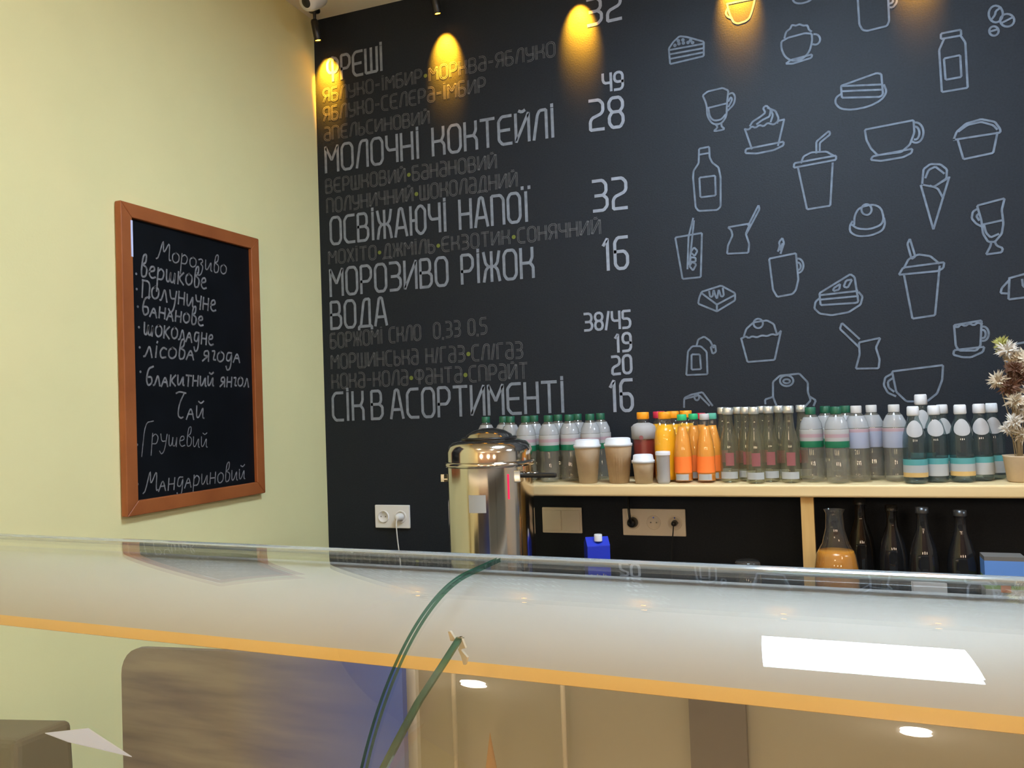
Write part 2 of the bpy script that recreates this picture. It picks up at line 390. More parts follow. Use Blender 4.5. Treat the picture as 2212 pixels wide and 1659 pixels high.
D('a wide cup', [[(1275,768),(1562,712),(1566,785),(1540,855),(1490,900),(1350,918),(1312,880),(1285,830),(1275,768)],[(1310,946),(1320,925),(1555,880),(1550,905),(1500,930),(1370,952),(1310,946)],ell(1575,785,45,60,-100,120),ell(1572,788,24,38,-90,100)], A_)
D('a round pie in a pot', [[(1798,825),(1815,780),(1870,732),(1960,706),(2040,722),(2072,765),(2072,785),(1798,828)],[(1828,778),(1880,740),(1960,722),(2030,742),(2052,765)],[(1822,830),(1855,942),(2030,905),(2055,785)]], A_)
D('a bottle with label', [[(300,880),(360,868),(362,930),(378,962),(415,990),(427,1050),(427,1220),(408,1240),(298,1246),(280,1225),(265,1050),(268,1010),(298,965),(300,880)],[(302,915),(360,905)],[(302,1050),(395,1038),(398,1155),(308,1166),(302,1050)]], A_)
D('a lidded cup with bent straw', [[(882,992),(935,1237),(1072,1215),(1086,965)],[(857,992),(860,965),(1106,920),(1106,945),(857,992)],[(900,962),(915,925),(960,902),(1050,897),(1090,920)],[(990,905),(990,838),(1065,775),(1072,795),(1010,845),(1010,900)]], A_)
D('an ice cream cone', [[(1612,1090),(1620,1000),(1660,970),(1720,972),(1758,1002),(1755,1055),(1680,1105),(1612,1092)],[(1632,1050),(1650,1005),(1690,985),(1740,1025)],[(1605,1097),(1678,1355),(1771,1048)],[(1660,1098),(1705,1115),(1735,1170)],[(1680,1105),(1770,1050)]], A_)
D('a round dessert with a berry', [[(1212,1325),(1215,1272),(1240,1228),(1320,1206),(1370,1226),(1388,1290),(1370,1330),(1300,1355),(1230,1350),(1200,1328)],[(1202,1308),(1187,1330),(1187,1370),(1230,1396),(1310,1392),(1380,1362),(1395,1320),(1388,1290)],ell(1285,1238,30,32)], A_, 1)
D('a footed glass with handle', [[(1935,1215),(2097,1172),(2080,1240),(2090,1320),(2080,1380),(2040,1428),(2000,1428),(1970,1380),(1960,1300),(1935,1215)],[(1975,1325),(2078,1302)],[(1975,1325),(1988,1375),(2015,1402),(2060,1382)],[(2018,1428),(2015,1450),(1988,1502),(2080,1490),(2087,1465),(2050,1450),(2040,1428)],[(1940,1232),(1910,1250),(1903,1290),(1930,1322),(1958,1335)],[(1945,1262),(1930,1275),(1946,1300)]], A_)
D('a coffee pot with long handle', [[(470,1342),(600,1320),(575,1380),(595,1440),(590,1492),(465,1498),(470,1450),(497,1390),(490,1360),(470,1342)],[(590,1330),(650,1212),(656,1235),(580,1378)]], A_)
D('a glass with straw and ice', [[(160,1402),(317,1375),(310,1635),(203,1646),(160,1402)],[(232,1585),(238,1400),(265,1290)],[(243,1560),(270,1305)],[(250,1490),(270,1460),(291,1480),(275,1510),(250,1490)],[(243,1570),(260,1545),(284,1560),(265,1596),(243,1570)],[(250,1518),(280,1520),(280,1545),(248,1545),(250,1518)]], A_)
D('a steaming mug', [[(712,437),(870,405),(884,560),(870,620),(850,645),(760,662),(735,620),(712,437)],ell(882,478,32,42,-95,95),ell(882,482,16,22,-95,95),[(765,392),(775,360),(770,340),(790,315),(800,345),(790,375),(780,405)],[(775,385),(790,350)]], B_)
D('a square dessert with icing', [[(315,632),(430,595),(512,640),(512,682),(405,747),(295,702),(300,670),(315,632)],[(315,640),(405,707),(512,650)],[(405,707),(405,747)],[(360,630),(365,662),(380,660),(386,620),(396,655),(406,672),(416,620),(430,662),(446,655),(440,612)]], B_)
D('a fruit cake slice on a plate', [[(1008,640),(1190,528),(1215,545),(1237,690),(1225,697),(1015,710),(1008,640)],[(1010,652),(1232,627)],[(1012,678),(1235,657)],[(1090,612),(1130,585),(1125,618),(1090,628),(1090,612)],[(1150,602),(1165,565),(1200,560),(1175,608),(1150,602)],[(1008,670),(985,690),(978,730),(1010,760),(1080,770),(1180,752),(1250,707),(1262,660),(1240,635)]], B_)
D('a big domed cup with straw', [[(1505,530),(1555,790),(1688,770),(1715,482)],[(1475,532),(1500,490),(1742,458),(1737,492),(1705,510),(1475,532)],[(1505,492),(1532,440),(1590,412),(1660,422),(1712,465)],[(1525,350),(1540,320),(1572,425),(1550,440),(1525,350)]], B_)
D('a pastry cut by the right edge', [[(2125,552),(2240,520)],[(2125,552),(2120,677),(2240,662)],[(2125,562),(2080,610),(2073,640),(2120,642)],[(2200,560),(2205,600),(2230,610)]], B_)
D('a cupcake with a cherry', [[(548,907),(585,1045),(745,1032),(781,865)],[(548,907),(575,893),(592,905),(612,893),(640,900),(670,888),(700,893),(730,880),(757,887),(781,863)],[(565,890),(578,850),(620,812),(700,800),(740,822),(757,878)],ell(648,818,28,28)], B_)
D('a tea bag with tag', [[(225,1122),(235,982),(260,952),(310,952),(345,985),(350,1117),(225,1122)],[(256,1000),(305,1000),(312,1087),(256,1090),(256,1000)],[(285,952),(295,912),(330,895),(365,920),(385,960)],[(368,955),(395,945),(400,985),(380,997),(368,955)]], B_)
D('a coffee pot with raised handle', [[(1240,930),(1366,903),(1340,960),(1362,1030),(1356,1082),(1222,1084),(1245,1000),(1240,930)],[(1238,955),(1128,850),(1140,815),(1242,908)]], B_)
D('a mug with foam', [[(1800,830),(1820,843),(1840,822),(1865,834),(1890,818),(1915,830),(1940,812),(1964,822)],[(1800,828),(1962,800),(1955,950),(1930,978),(1830,978),(1810,950),(1800,828)],ell(1972,878,32,42,-95,95),ell(1970,880,16,24,-95,95),[(1795,1002),(1800,975),(1978,955),(1970,985),(1900,1017),(1850,1017),(1795,1002)]], B_)
D('a cup cut by the right edge', [[(2090,950),(2240,925)],[(2090,950),(2096,1020),(2130,1080)]], B_)
D('a large bowl cup above the glass bottles', [[(1435,1100),(1735,1063),(1730,1150),(1700,1230),(1640,1277),(1520,1277),(1460,1220),(1435,1100)],[(1437,1112),(1395,1135),(1386,1180),(1410,1226),(1455,1245)],[(1435,1142),(1410,1160),(1415,1195),(1445,1218)]], B_)
D('a round macaroon', [[(755,1300),(735,1250),(735,1162),(775,1125),(890,1113),(940,1165),(940,1222),(957,1270),(930,1300)],ell(815,1155,40,32),ell(815,1158,20,12),[(735,1250),(688,1265),(690,1290)],[(955,1250),(987,1270),(975,1300)]], B_)
D('a cake slice behind the orange bottles', [[(212,1310),(213,1257),(250,1238),(320,1222),(378,1300)],[(215,1262),(300,1240),(360,1300)],ell(287,1252,14,18)], B_)

# ------------------------------------------------------------------ stroke alphabet
R_ = .2
def rr(x0, y0, x1, y1, open_=None):
    k = min(R_*.8, (y1-y0)*.3); h = min(.22, (x1-x0)*.35)
    return [(x0+h,y0),(x1-h,y0),(x1,y0+k),(x1,y1-k),(x1-h,y1),(x0+h,y1),(x0,y1-k),(x0,y0+k),(x0+h,y0)]
G = {
 'О': (.62, [rr(0,0,1,1)]), '0': (.60, [rr(0,0,1,1)]),
 'М': (.72, [[(0,0),(0,1),(.5,.45),(1,1),(1,0)]]),
 'Л': (.62, [[(0,0),(.32,.85),(.5,1),(1,1),(1,0)]]),
 'Ч': (.58, [[(0,1),(0,.62),(.2,.46),(1,.46)],[(1,1),(1,0)]]), '4': (.58, [[(0,1),(0,.62),(.2,.46),(1,.46)],[(1,1),(1,0)]]),
 'Н': (.60, [[(0,0),(0,1)],[(1,0),(1,1)],[(0,.5),(1,.5)]]),
 'І': (.10, [[(.5,0),(.5,.98)],[(.5,1.08),(.5,1.14)]]),
 'Ї': (.16, [[(.5,0),(.5,.98)],[(-.6,1.12),(-.6,1.17)],[(1.6,1.12),(1.6,1.17)]]),
 'К': (.60, [[(0,0),(0,1)],[(.95,1),(.95,.68),(.75,.5),(0,.5)],[(.75,.5),(1,.36),(1,0)]]),
 'Т': (.66, [[(0,1),(1,1)],[(.5,1),(.5,0)]]),
 'Е': (.62, [[(1,1),(.28,1),(0,.84),(0,.16),(.28,0),(1,0)],[(0,.5),(.85,.5)]]), 'Є': (.62, [[(1,1),(.28,1),(0,.84),(0,.16),(.28,0),(1,0)],[(0,.5),(.85,.5)]]),
 'Й': (.64, [[(0,1),(0,0),(1,1),(1,0)],[(.3,1.1),(.5,1.05),(.7,1.1)]]),
 'И': (.64, [[(0,1),(0,0),(1,1),(1,0)]]),
 'С': (.58, [[(1,1),(.28,1),(0,.84),(0,.16),(.28,0),(1,0)]]),
 'В': (.60, [[(0,0),(0,1),(.72,1),(.88,.88),(.88,.62),(.7,.52),(0,.52)],[(.7,.52),(1,.42),(1,.14),(.75,0),(0,0)]]),
 'Ж': (.80, [[(.5,0),(.5,1)],[(0,1),(.12,.62),(.3,.5),(.12,.38),(0,0)],[(1,1),(.88,.62),(.7,.5),(.88,.38),(1,0)],[(.3,.5),(.7,.5)]]),
 'А': (.66, [[(0,0),(.38,1),(.62,1),(1,0)],[(.15,.3),(.85,.3)]]),
 'а': (.56, [[(.05,1),(.72,1),(1,.85),(1,0),(.25,0),(0,.12),(0,.38),(.25,.52),(1,.52)]]),
 'Ю': (.82, [[(0,0),(0,1)],[(0,.5),(.38,.5)],rr(.38,0,1,1)]),
 'П': (.62, [[(0,0),(0,1),(.75,1),(1,.85),(1,0)]]),
 'Р': (.58, [[(0,0),(0,1),(.72,1),(1,.85),(1,.58),(.72,.42),(0,.42)]]),
 'З': (.58, [[(0,1),(.7,1),(.95,.86),(.95,.62),(.72,.5),(.15,.5)],[(.72,.5),(1,.38),(1,.14),(.72,0),(0,0)]]), '3': (.58, [[(0,1),(.7,1),(.95,.86),(.95,.62),(.72,.5),(.15,.5)],[(.72,.5),(1,.38),(1,.14),(.72,0),(0,0)]]),
 'Д': (.70, [[(-.04,-.1),(-.04,0),(1.04,0),(1.04,-.1)],[(.12,0),(.38,.88),(.5,1),(.88,1),(.88,0)]]),
 'Я': (.58, [[(1,0),(1,1),(.28,1),(0,.86),(0,.6),(.28,.46),(1,.46)],[(.45,.46),(0,0)]]),
 'Б': (.58, [[(.9,1),(0,1),(0,0),(.72,0),(1,.14),(1,.4),(.72,.55),(0,.55)]]),
 'У': (.58, [[(0,1),(0,.6),(.2,.42),(1,.42)],[(1,1),(1,.14),(.72,0),(.1,0)]]),
 'Ш': (.76, [[(0,1),(0,0),(1,0),(1,1)],[(.5,0),(.5,1)]]),
 'Х': (.60, [[(0,0),(1,1)],[(0,1),(1,0)]]),
 'Ь': (.52, [[(0,1),(0,0),(.72,0),(1,.14),(1,.4),(.72,.55),(0,.55)]]),
 'Ф': (.74, [[(.5,0),(.5,1)],rr(0,.35,1,.95)]),
 'Г': (.50, [[(0,0),(0,1),(1,1)]]),
 '2': (.56, [[(0,1),(.72,1),(1,.86),(1,.62),(.85,.52),(.15,.4),(0,.28),(0,0),(1,0)]]),
 '8': (.58, [rr(0,.52,1,1),rr(0,0,1,.52)]),
 '1': (.24, [[(-.2,.8),(.6,1),(.6,0)]]),
 '6': (.60, [[(1,1),(.25,1),(0,.85),(0,.14),(.25,0),(.75,0),(1,.14),(1,.42),(.75,.55),(0,.55)]]),
 '9': (.58, [[(0,0),(.75,0),(1,.15),(1,.86),(.75,1),(.25,1),(0,.86),(0,.58),(.25,.45),(1,.45)]]),
 '5': (.56, [[(1,1),(0,1),(0,.55),(.72,.55),(1,.42),(1,.14),(.72,0),(0,0)]]),
 '-': (.40, [[(0,.5),(1,.5)]]), '/': (.24, [[(0,-.02),(1,1.02)]]), ',': (.06, [[(.5,.02),(0,-.14)]]),
 '•': (.22, []), ' ': (.30, []), '_': (0, []),
}
def lettering(text, x0, x1, z0, z1, h, w, mat, label, outline=False, gap=.24):
    """text between wall positions x0..x1, foot from z0 to z1"""
    mb = MB(); adv = []
    for c in text: adv.append(G[c][0])
    tot = sum(adv)+gap*(len(text)-1); sx = (x1-x0)/tot; x = 0.0
    for c, a in zip(text, adv):
        if c == '•':
            px = x0+(x+a/2)*sx; pz = z0+(z1-z0)*(px-x0)/(x1-x0)+h*.45
            mb.add([w3((px, pz))]+[w3(q) for q in ell(px, pz, h*.15, h*.15, n=10)], [(0, k, k+1) for k in range(1, 11)], 'lime')
        for ln in G[c][1]:
            pts = []
            for u, v in ln:
                px = x0+(x+u*a)*sx; pts.append((px, z0+(z1-z0)*(px-x0)/(x1-x0)+v*h))
            pts = smooth_corner(pts)
            if outline:
                for s in (1, -1):
                    q = []
                    for i, p in enumerate(pts):
                        p = Vector(p); d = (Vector(pts[min(i+1, len(pts)-1)])-Vector(pts[max(i-1, 0)]))
                        d = d.normalized() if d.length > 1e-6 else Vector((1, 0))
                        q.append(tuple(p+Vector((-d.y, d.x))*s*w*.5))
                    ribbon(mb, q, w*.42, mat, w3)
            else: ribbon(mb, pts, w, mat, w3)
        x += a+gap
    o = mb.build('chalk_lettering', wall_back); o['label'] = label; return o
def line_px(text, a, b, hpx, w, mat, label, **k):
    p, q = bw(*a), bw(*b); m = bw(a[0]+(b[0]-a[0])*.5, a[1]+(b[1]-a[1])*.5)
    t = bw(a[0]+(b[0]-a[0])*.5, a[1]+(b[1]-a[1])*.5-hpx)
    zz = (p.z+q.z)/2; dz = (q.z-p.z)*.5
    lettering(text, p.x, q.x, zz-dz, zz+dz, t.z-m.z, w, mat, label, **k)
BW, SW, OW = .0108, .0070, .0052
for txt, a, b, h in (
    ('ФРЕШІ', (708.5,177), (826,151), 51), ('МОЛОЧНІ КОКТЕЙЛІ', (704.9,372.5), (1196.7,294.8), 58),
    ('ОСВІЖАЮЧІ НАПОЇ', (715.7,528), (1141.4,476.7), 60), ('МОРОЗИВО РІЖОК', (715.1,639.4), (1152.7,598.2), 60),
    ('ВОДА', (716.5,710.3), (836,701), 58), ('СІК_В_АСОРТИМЕНТІ', (720.5,908.1), (1218.5,889), 62)):
    line_px(txt, a, b, h, BW, 'chalkh', 'large chalk menu heading in tall letters')
for txt, a, b, h in (
    ('ЯБЛУКО-ІМБИР•МОРКВа-ЯБЛУКО', (699.5,221), (1198.6,121), 29), ('ЯБЛУКО-СЕЛЕРа-ІМБИР', (700,262), (1048.5,198), 30),
    ('аПЕЛЬСИНОВИЙ', (702,304), (927,267), 28), ('ВЕРШКОВИЙ•БаНаНОВИЙ', (705,417.5), (1072,363.5), 30),
    ('ПОЛУНИЧНИЙ•ШОКОЛаДНИЙ', (707.4,460), (1117,403), 31), ('МОХІТО•ДЖМІЛЬ•ЄКЗОТИК•СОНЯЧНИЙ', (711.5,570.7), (1296.7,504.9), 30),
    ('БОРЖОМІ СКЛО  0,33 0,5', (715,752.6), (1051.4,720), 32), ('МОРШИНСЬКа Н/ГаЗ•СЛ/ГаЗ', (717,797), (1129,772.5), 32),
    ('КОКа-КОЛа•ФаНТа•СПРаЙТ', (718.7,839.5), (1140,817.7), 32)):
    line_px(txt, a, b, h, OW, 'chalk2', 'small outlined chalk menu line in thin grey letters', outline=True, gap=.26)
for txt, a, b, h, w in (
    ('32', (1271,56), (1341.4,39.8), 56, BW), ('49', (1303.4,198), (1345.8,191.7), 37, .009), ('28', (1276,282), (1346.8,273), 64, BW),
    ('32', (1283.5,456.4), (1354,448.5), 65, BW), ('16', (1308,583), (1356.6,578.7), 67, BW), ('38/45', (1264,714), (1361.8,707.4), 36, .0085),
    ('19', (1332,760), (1363.2,757), 38, .009), ('20', (1323.5,808.7), (1364.3,805), 38, .009), ('16', (1323,888), (1366.8,886.4), 66, BW)):
    line_px(txt, a, b, h, w, 'chalkp', 'bright chalk price in the right-hand column', gap=.26)

# ------------------------------------------------------------------ framed chalkboard on the yellow wall
Y0, Y1, Z0, Z1 = -.995, -.405, 1.237, 2.103
t = thing('menu_chalkboard', 'tall wood-framed chalkboard menu hanging on the yellow wall', 'chalkboard', (0, (Y0+Y1)/2, Z0))
cy_, hw, hh, fb = (Y0+Y1)/2, (Y1-Y0)/2, Z1-Z0, .040
def bar(mb, poly):   # bars of the frame with mitred ends, 22 mm deep, in the wall plane (y, z)
    n = len(poly); mb.add([(.002, a, b) for a, b in poly]+[(.024, a, b) for a, b in poly],
        [tuple(range(n)), tuple(range(n, 2*n))[::-1]]+[(i, n+i, n+(i+1) % n, (i+1) % n) for i in range(n)], 'frame')
mb = MB()
bar(mb, [(-hw, 0), (hw, 0), (hw-fb, fb), (-hw+fb, fb)]); bar(mb, [(-hw, hh), (hw, hh), (hw-fb, hh-fb), (-hw+fb, hh-fb)])
bar(mb, [(-hw, 0), (-hw, hh), (-hw+fb, hh-fb), (-hw+fb, fb)]); bar(mb, [(hw, 0), (hw, hh), (hw-fb, hh-fb), (hw-fb, fb)])
mb.build('frame', t, bevel=.0025)
MB().box((.002, -hw+fb*.8, fb*.8), (.012, hw-fb*.8, hh-fb*.8), 'board').build('slate', t)
MB().box((.0241, -hw+.033, hh-.15), (.0246, -hw+.040, hh-.048), 'lilac').build('sticker', t)
HG = { # handwritten letters: width, strokes (x 0..w, foot 0, small letters 1 high)
 'о': (.8, [[(.4,1),(.05,.75),(.1,.2),(.4,0),(.75,.25),(.75,.8),(.4,1),(.3,.9)]]),
 'р': (.8, [[(.1,1),(.1,-.9)],[(.1,.7),(.4,1),(.75,.7),(.6,.1),(.15,.1)]]),
 'з': (.7, [[(.1,.85),(.4,1),(.6,.75),(.3,.5),(.65,.3),(.5,-.5),(.2,-.7),(.05,-.45)]]),
 'и': (.85, [[(.05,1),(.1,.1),(.35,.1),(.7,1),(.7,.1),(.85,.05)]]), 'й': (.85, [[(.05,1),(.1,.1),(.35,.1),(.7,1),(.7,.1),(.85,.05)],[(.2,1.35),(.45,1.2),(.7,1.4)]]),
 'в': (.7, [[(.1,0),(.15,1.7),(.5,1.9),(.5,1.2),(.15,1),(.65,.8),(.6,.1),(.1,0)]]),
 'е': (.7, [[(.05,.5),(.6,.65),(.5,1),(.15,.9),(.05,.3),(.35,0),(.7,.15)]]),
 'ш': (1.1, [[(.05,1),(.1,.05),(.4,.05),(.5,1),(.5,.05),(.85,.05),(.95,1),(.95,0)]]),
 'к': (.75, [[(.1,1),(.1,0)],[(.65,1),(.15,.5),(.7,0)]]),
 'п': (.8, [[(.05,1.3),(.1,0)],[(.0,1.3),(.75,1.3),(.75,0)]]),
 'л': (.75, [[(0,.05),(.15,.1),(.4,1.1),(.7,0)]]),
 'у': (.8, [[(.05,1),(.2,.35),(.6,.4)],[(.75,1),(.6,-.4),(.3,-.8),(.05,-.5)]]),
 'н': (.8, [[(.1,1),(.1,0)],[(.1,.5),(.7,.5)],[(.7,1),(.7,0)]]),
 'ч': (.7, [[(.05,1),(.15,.5),(.6,.55)],[(.65,1),(.6,-.1)]]),
 'б': (.75, [[(.7,1.8),(.2,1.6),(.05,.6),(.3,0),(.7,.3),(.6,.85),(.15,.8)]]),
 'а': (.75, [[(0,0),(.35,1),(.7,0)],[(.12,.4),(.6,.4)]]), 'д': (.8, [[(.65,.9),(.2,.95),(.1,.2),(.5,.1),(.7,.9),(.65,-.6),(.3,-.8),(.15,-.4)]]),
 'і': (.3, [[(.15,1),(.15,.05)],[(.15,1.3),(.18,1.4)]]), 'с': (.65, [[(.6,.85),(.3,1),(.05,.6),(.2,.05),(.6,.15)]]),
 'я': (.8, [[(.7,0),(.65,1),(.2,.9),(.2,.5),(.65,.5),(.1,0)]]), 'г': (.5, [[(.1,.9),(.4,.95),(.25,.1),(.5,.1)]]),
 'т': (.7, [[(.35,1),(.35,0)],[(.05,1.05),(.7,1)]]),
 'М': (1.4, [[(0,0),(.2,.15),(.55,2),(.65,.5),(1.2,1.9),(1.25,.1),(1.45,.15)]]),
 'Ч': (1.0, [[(.0,1.9),(.3,2.05),(.9,1.95)],[(.75,1.95),(.35,1.1),(.3,.2),(.6,0),(.8,.1)]]),
 'Г': (.9, [[(.15,-1),(.25,1.9),(1.1,2.1)]]), ' ': (.5, []),
}
def b3(p): return (.0128+.00002*LAYER[0], p[0]-cy_, p[1]-Z0)
def zq(x, y): return lw(200+x/2.183, 400+y/2.183, .0128)
def scribble(text, a, b, h, w, label, slant=.12):
    p, q = zq(*a), zq(*b); hh_ = (zq(a[0], a[1]-h)-p).z; mb = MB()
    tot = sum(HG[c][0]+.12 for c in text); sx = (q.y-p.y)/tot; x = 0
    for c in text:
        j = random.uniform(-.05, .05)
        for ln in HG[c][1]:
            pts = smooth_line([(p.y+(x+u+slant*v)*sx, p.z+(q.z-p.z)*(x+u)/tot+(v+j)*hh_) for u, v in ln], 2)
            ribbon(mb, pts, w, 'hand', b3)
        x += HG[c][0]+.12
    o = mb.build('chalk_lettering', t); o['label'] = label
def dot(x, y):
    p = zq(x, y); mb = MB(); mb.add([b3((p.y+r*math.cos(k), p.z+r*math.sin(k))) for r in (.004,) for k in (0, 1.05, 2.1, 3.14, 4.2, 5.24)], [(0, 1, 2, 3, 4, 5)], 'hand')
    o = mb.build('chalk_dot', t)
LH = 'handwritten chalk line'
scribble('Морозиво', (300,345), (635,425), 52, .0042, LH)
for tx, a, b, h, bu in (('вершкове', (222,428), (540,492), 60, (205,418)), ('полуничне', (228,528), (585,597), 62, (208,490)),
        ('бананове', (230,610), (525,668), 52, (213,573)), ('шоколадне', (238,702), (572,758), 58, (218,670)),
        ('лісова ягода', (240,812), (700,838), 56, (222,765)), ('блакитний янгол', (248,945), (740,952), 52, (225,880))):
    scribble(tx, a, b, h, .0056, LH); dot(*bu)
scribble('Чай', (385,1100), (530,1103), 62, .0048, LH)
scribble('Грушевий', (228,1225), (545,1238), 55, .0030, LH); dot(210, 1224)
scribble('Мандариновий', (238,1452), (722,1388), 58, .0038, LH); dot(212, 1410)

# ------------------------------------------------------------------ sockets and switch on the black wall
def socket_row(n, x0, x1, z0, z1, label, plugs):
    w = (x1-x0)/n; t = thing('wall_socket' if plugs is not None else 'light_switch', label, 'socket' if plugs is not None else 'switch', ((x0+x1)/2, 0, z0))
    cx = (x0+x1)/2
    MB().box((x0-cx, -.009, 0), (x1-cx, 0, z1-z0), 'white' if n == 2 and plugs is not None else 'cream').build('cover_frame', t, bevel=.003)
    for k in range(n):
        c = x0+w*(k+.5)-cx; zc = (z1-z0)/2
        if plugs is None:
            MB().box((c-w*.5+.0015 if k else c-w*.42, -.0125, .009), (c+w*.42 if k else c+w*.5-.0015, -.008, z1-z0-.009), 'cream').build('rocker', t, bevel=.0015)
            continue
        mm = 'white' if n == 2 else 'cream'
        i = MB().lathe([(.0, -.0095), (.018, -.0095), (.0195, -.0125), (.0225, -.0125), (.024, -.0085)], mm, 24, (c, 0, zc), axis='y').build('socket_insert', t)
        MB().lathe([(0, -.0105), (.0025, -.0105)], 'hole', 8, (c-.0095, 0, zc), axis='y').lathe([(0, -.0105), (.0025, -.0105)], 'hole', 8, (c+.0095, 0, zc), axis='y').build('pin_hole', i)
        MB().box((c-.002, -.012, zc+.014), (c+.002, -.0095, zc+.019), 'chrome').build('earth_clip', i)
    return t
p0, p1 = bw(812, 1090), bw(888, 1142)
s1 = socket_row(2, .212, .358, 1.062, 1.148, 'white double socket with a white plug on the black wall left of the boiler', [])
s2 = socket_row(2, .875, 1.017, 1.058, 1.146, 'cream double light switch under the shelf beside the boiler', None)
s3 = socket_row(3, 1.159, 1.368, 1.055, 1.144, 'cream triple socket with black plugs under the shelf', [])
def plug(x, z, mat, pts, label, r=.0022, rad=.017):
    t = thing('power_plug', label, 'plug', (x, -.010, z))
    MB().lathe([(0, -.030), (rad*.6, -.030), (rad*.85, -.022), (rad, -.006), (rad, 0)], mat, 20, axis='y').build('plug_head', t)
    MB().tube(smooth_line3([(0, -.026, 0)]+pts), r, mat, 8).build('cable', t)
def smooth_line3(pts, it=2):
    for _ in range(it):
        q = [pts[0]]
        for a, b in zip(pts[:-1], pts[1:]):
            q += [tuple(a[i]*.75+b[i]*.25 for i in range(3)), tuple(a[i]*.25+b[i]*.75 for i in range(3))]
        q.append(pts[-1]); pts = q
    return pts
plug(.3215, 1.105, 'white', [(0, -.036, -.02), (0, -.03, -.08), (.006, -.02, -.17), (.004, -.03, -.222)], 'white plug with thin white cable in the left double socket', rad=.015)
plug(1.194, 1.0995, 'darkp', [(0, -.045, .02), (-.004, -.04, .05), (-.006, -.02, .10), (-.006, -.010, .112)], 'black plug with a cable going up in the triple socket', .0045, .0175)
plug(1.333, 1.0995, 'darkp', [(0, -.036, -.02), (-.006, -.03, -.06), (-.012, -.03, -.14), (-.01, -.03, -.215)], 'small black plug with a cable hanging down from the triple socket', .002, .010)

# ------------------------------------------------------------------ back worktop
t = thing('back_counter', 'dark worktop with black cabinet below the drinks shelf, mostly hidden by the display case', 'counter', (1.8, 0, 0))
MB().box((-1.79, -.62, .845), (2.2, -.003, .88), 'counter').build('worktop', t, bevel=.004)
MB().box((-1.78, -.58, .09), (2.19, -.014, .845), 'darkp').build('cabinet', t)

# ------------------------------------------------------------------ drinks shelf
ZS = 1.252
t = thing('drinks_shelf', 'pale wooden shelf board with a rounded end carrying the rows of bottles', 'shelf', (2.2, 0, ZS))
def shelf_outline():
    pts = [(3.2, 0), (3.2, -.285)]
    x0, r = .885, .06
    for k in range(9):
        a = math.radians(90*k/8); pts.append((x0+r-r*math.sin(a), -.285+r-r*math.cos(a)))
    pts.append((x0, 0)); return [(x-2.2, y) for x, y in pts]
ol = shelf_outline(); n = len(ol)
MB().add([(x, y-.001, -.035) for x, y in ol]+[(x, y-.001, 0) for x, y in ol],
    [tuple(range(n)), tuple(range(n, 2*n))[::-1]]+[(i, n+i, n+(i+1) % n, (i+1) % n) for i in range(n)], 'shelf').build('board', t, bevel=.006)
for px in (1.748, 2.9):
    MB().box((px-2.2-.017, -.275, -.37), (px-2.2+.017, -.004, -.0355), 'post').build('support', t)

# ------------------------------------------------------------------ bottles: one maker per kind
def cup_paper(label, x, y, rt, rb, h, mat, rib, group):
    t = thing('paper_cup', label, 'cup', (x, y, ZS+.0005), random.uniform(0, 3), group)
    MB().lathe([(0, .002), (rb-.003, .002), (rb, 0), (rt, h-.012)], mat, 56, rib=rib).build('sleeve', t)
    MB().lathe([(rt-.0005, h-.014), (rt+.0025, h-.014), (rt+.003, h-.006), (rt-.001, h-.004), (rt-.003, h+.010), (rt-.008, h+.012), (rt-.009, h+.008), (0, h+.008)], 'lid', 40).build('lid', t)
    return t
GC = 'lidded paper cups on the shelf'
def xat(px, Y, z=ZS): # x on the shelf for a photo column at depth Y
    return bw(px, 1036, Y).x
cup_paper('tall smooth kraft paper cup with white lid, left of the ribbed one', xat(1271, -.225), -.225, .0405, .028, .124, 'kraft2', 0, GC)
cup_paper('tall ribbed kraft paper cup with white lid', xat(1338, -.225), -.225, .041, .029, .127, 'kraft', .0012, GC)
cup_paper('short kraft paper cup with white lid in front of the dark red juice', xat(1391, -.240), -.240, .0325, .026, .076, 'kraft2', 0, GC)

def pet_small(white):
    t = thing('water_bottle', 'x', 'bottle', (0, 0, 0), 0, 'white-capped plastic water bottles' if white else 'green-capped plastic water bottles')
    h = .214
    pr = [(0, .004), (.018, .0), (.029, .004), (.0315, .012), (.0315, .05), (.0295, .06), (.0295, .075), (.0315, .085), (.0315, .15), (.029, .168), (.020, .186), (.0125, .194), (.0125, .200)]
    MB().lathe(pr, 'pet', 28).build('bottle_body', t)
    if white:
        MB().lathe([(.0322, .095), (.0325, .096), (.0325, .122), (.0325, .140), (.0325, .149), (.0322, .150)], ['labv', 'labv', 'labv', 'labp', 'lab'], 28).build('sleeve_label', t)
        MB().lathe([(.0315, .152), (.0295, .168), (.0206, .186)], 'water', 28).build('shoulder', t)
    else:
        MB().lathe([(.0322, .100), (.0325, .101), (.0325, .118), (.0325, .128), (.0325, .138), (.0325, .150), (.0322, .151)], ['labg', 'labg', 'lab', 'labp', 'lab', 'lab'], 28).build('sleeve_label', t)
        MB().lathe([(.0315, .152), (.0295, .168), (.0206, .186)], 'water', 28).build('shoulder', t)
    MB().lathe([(.0146, .194), (.0148, .196), (.0148, .213), (.0135, .2145), (0, .2145)], 'wcap' if white else 'gcap', 24).build('cap', t)
    return t
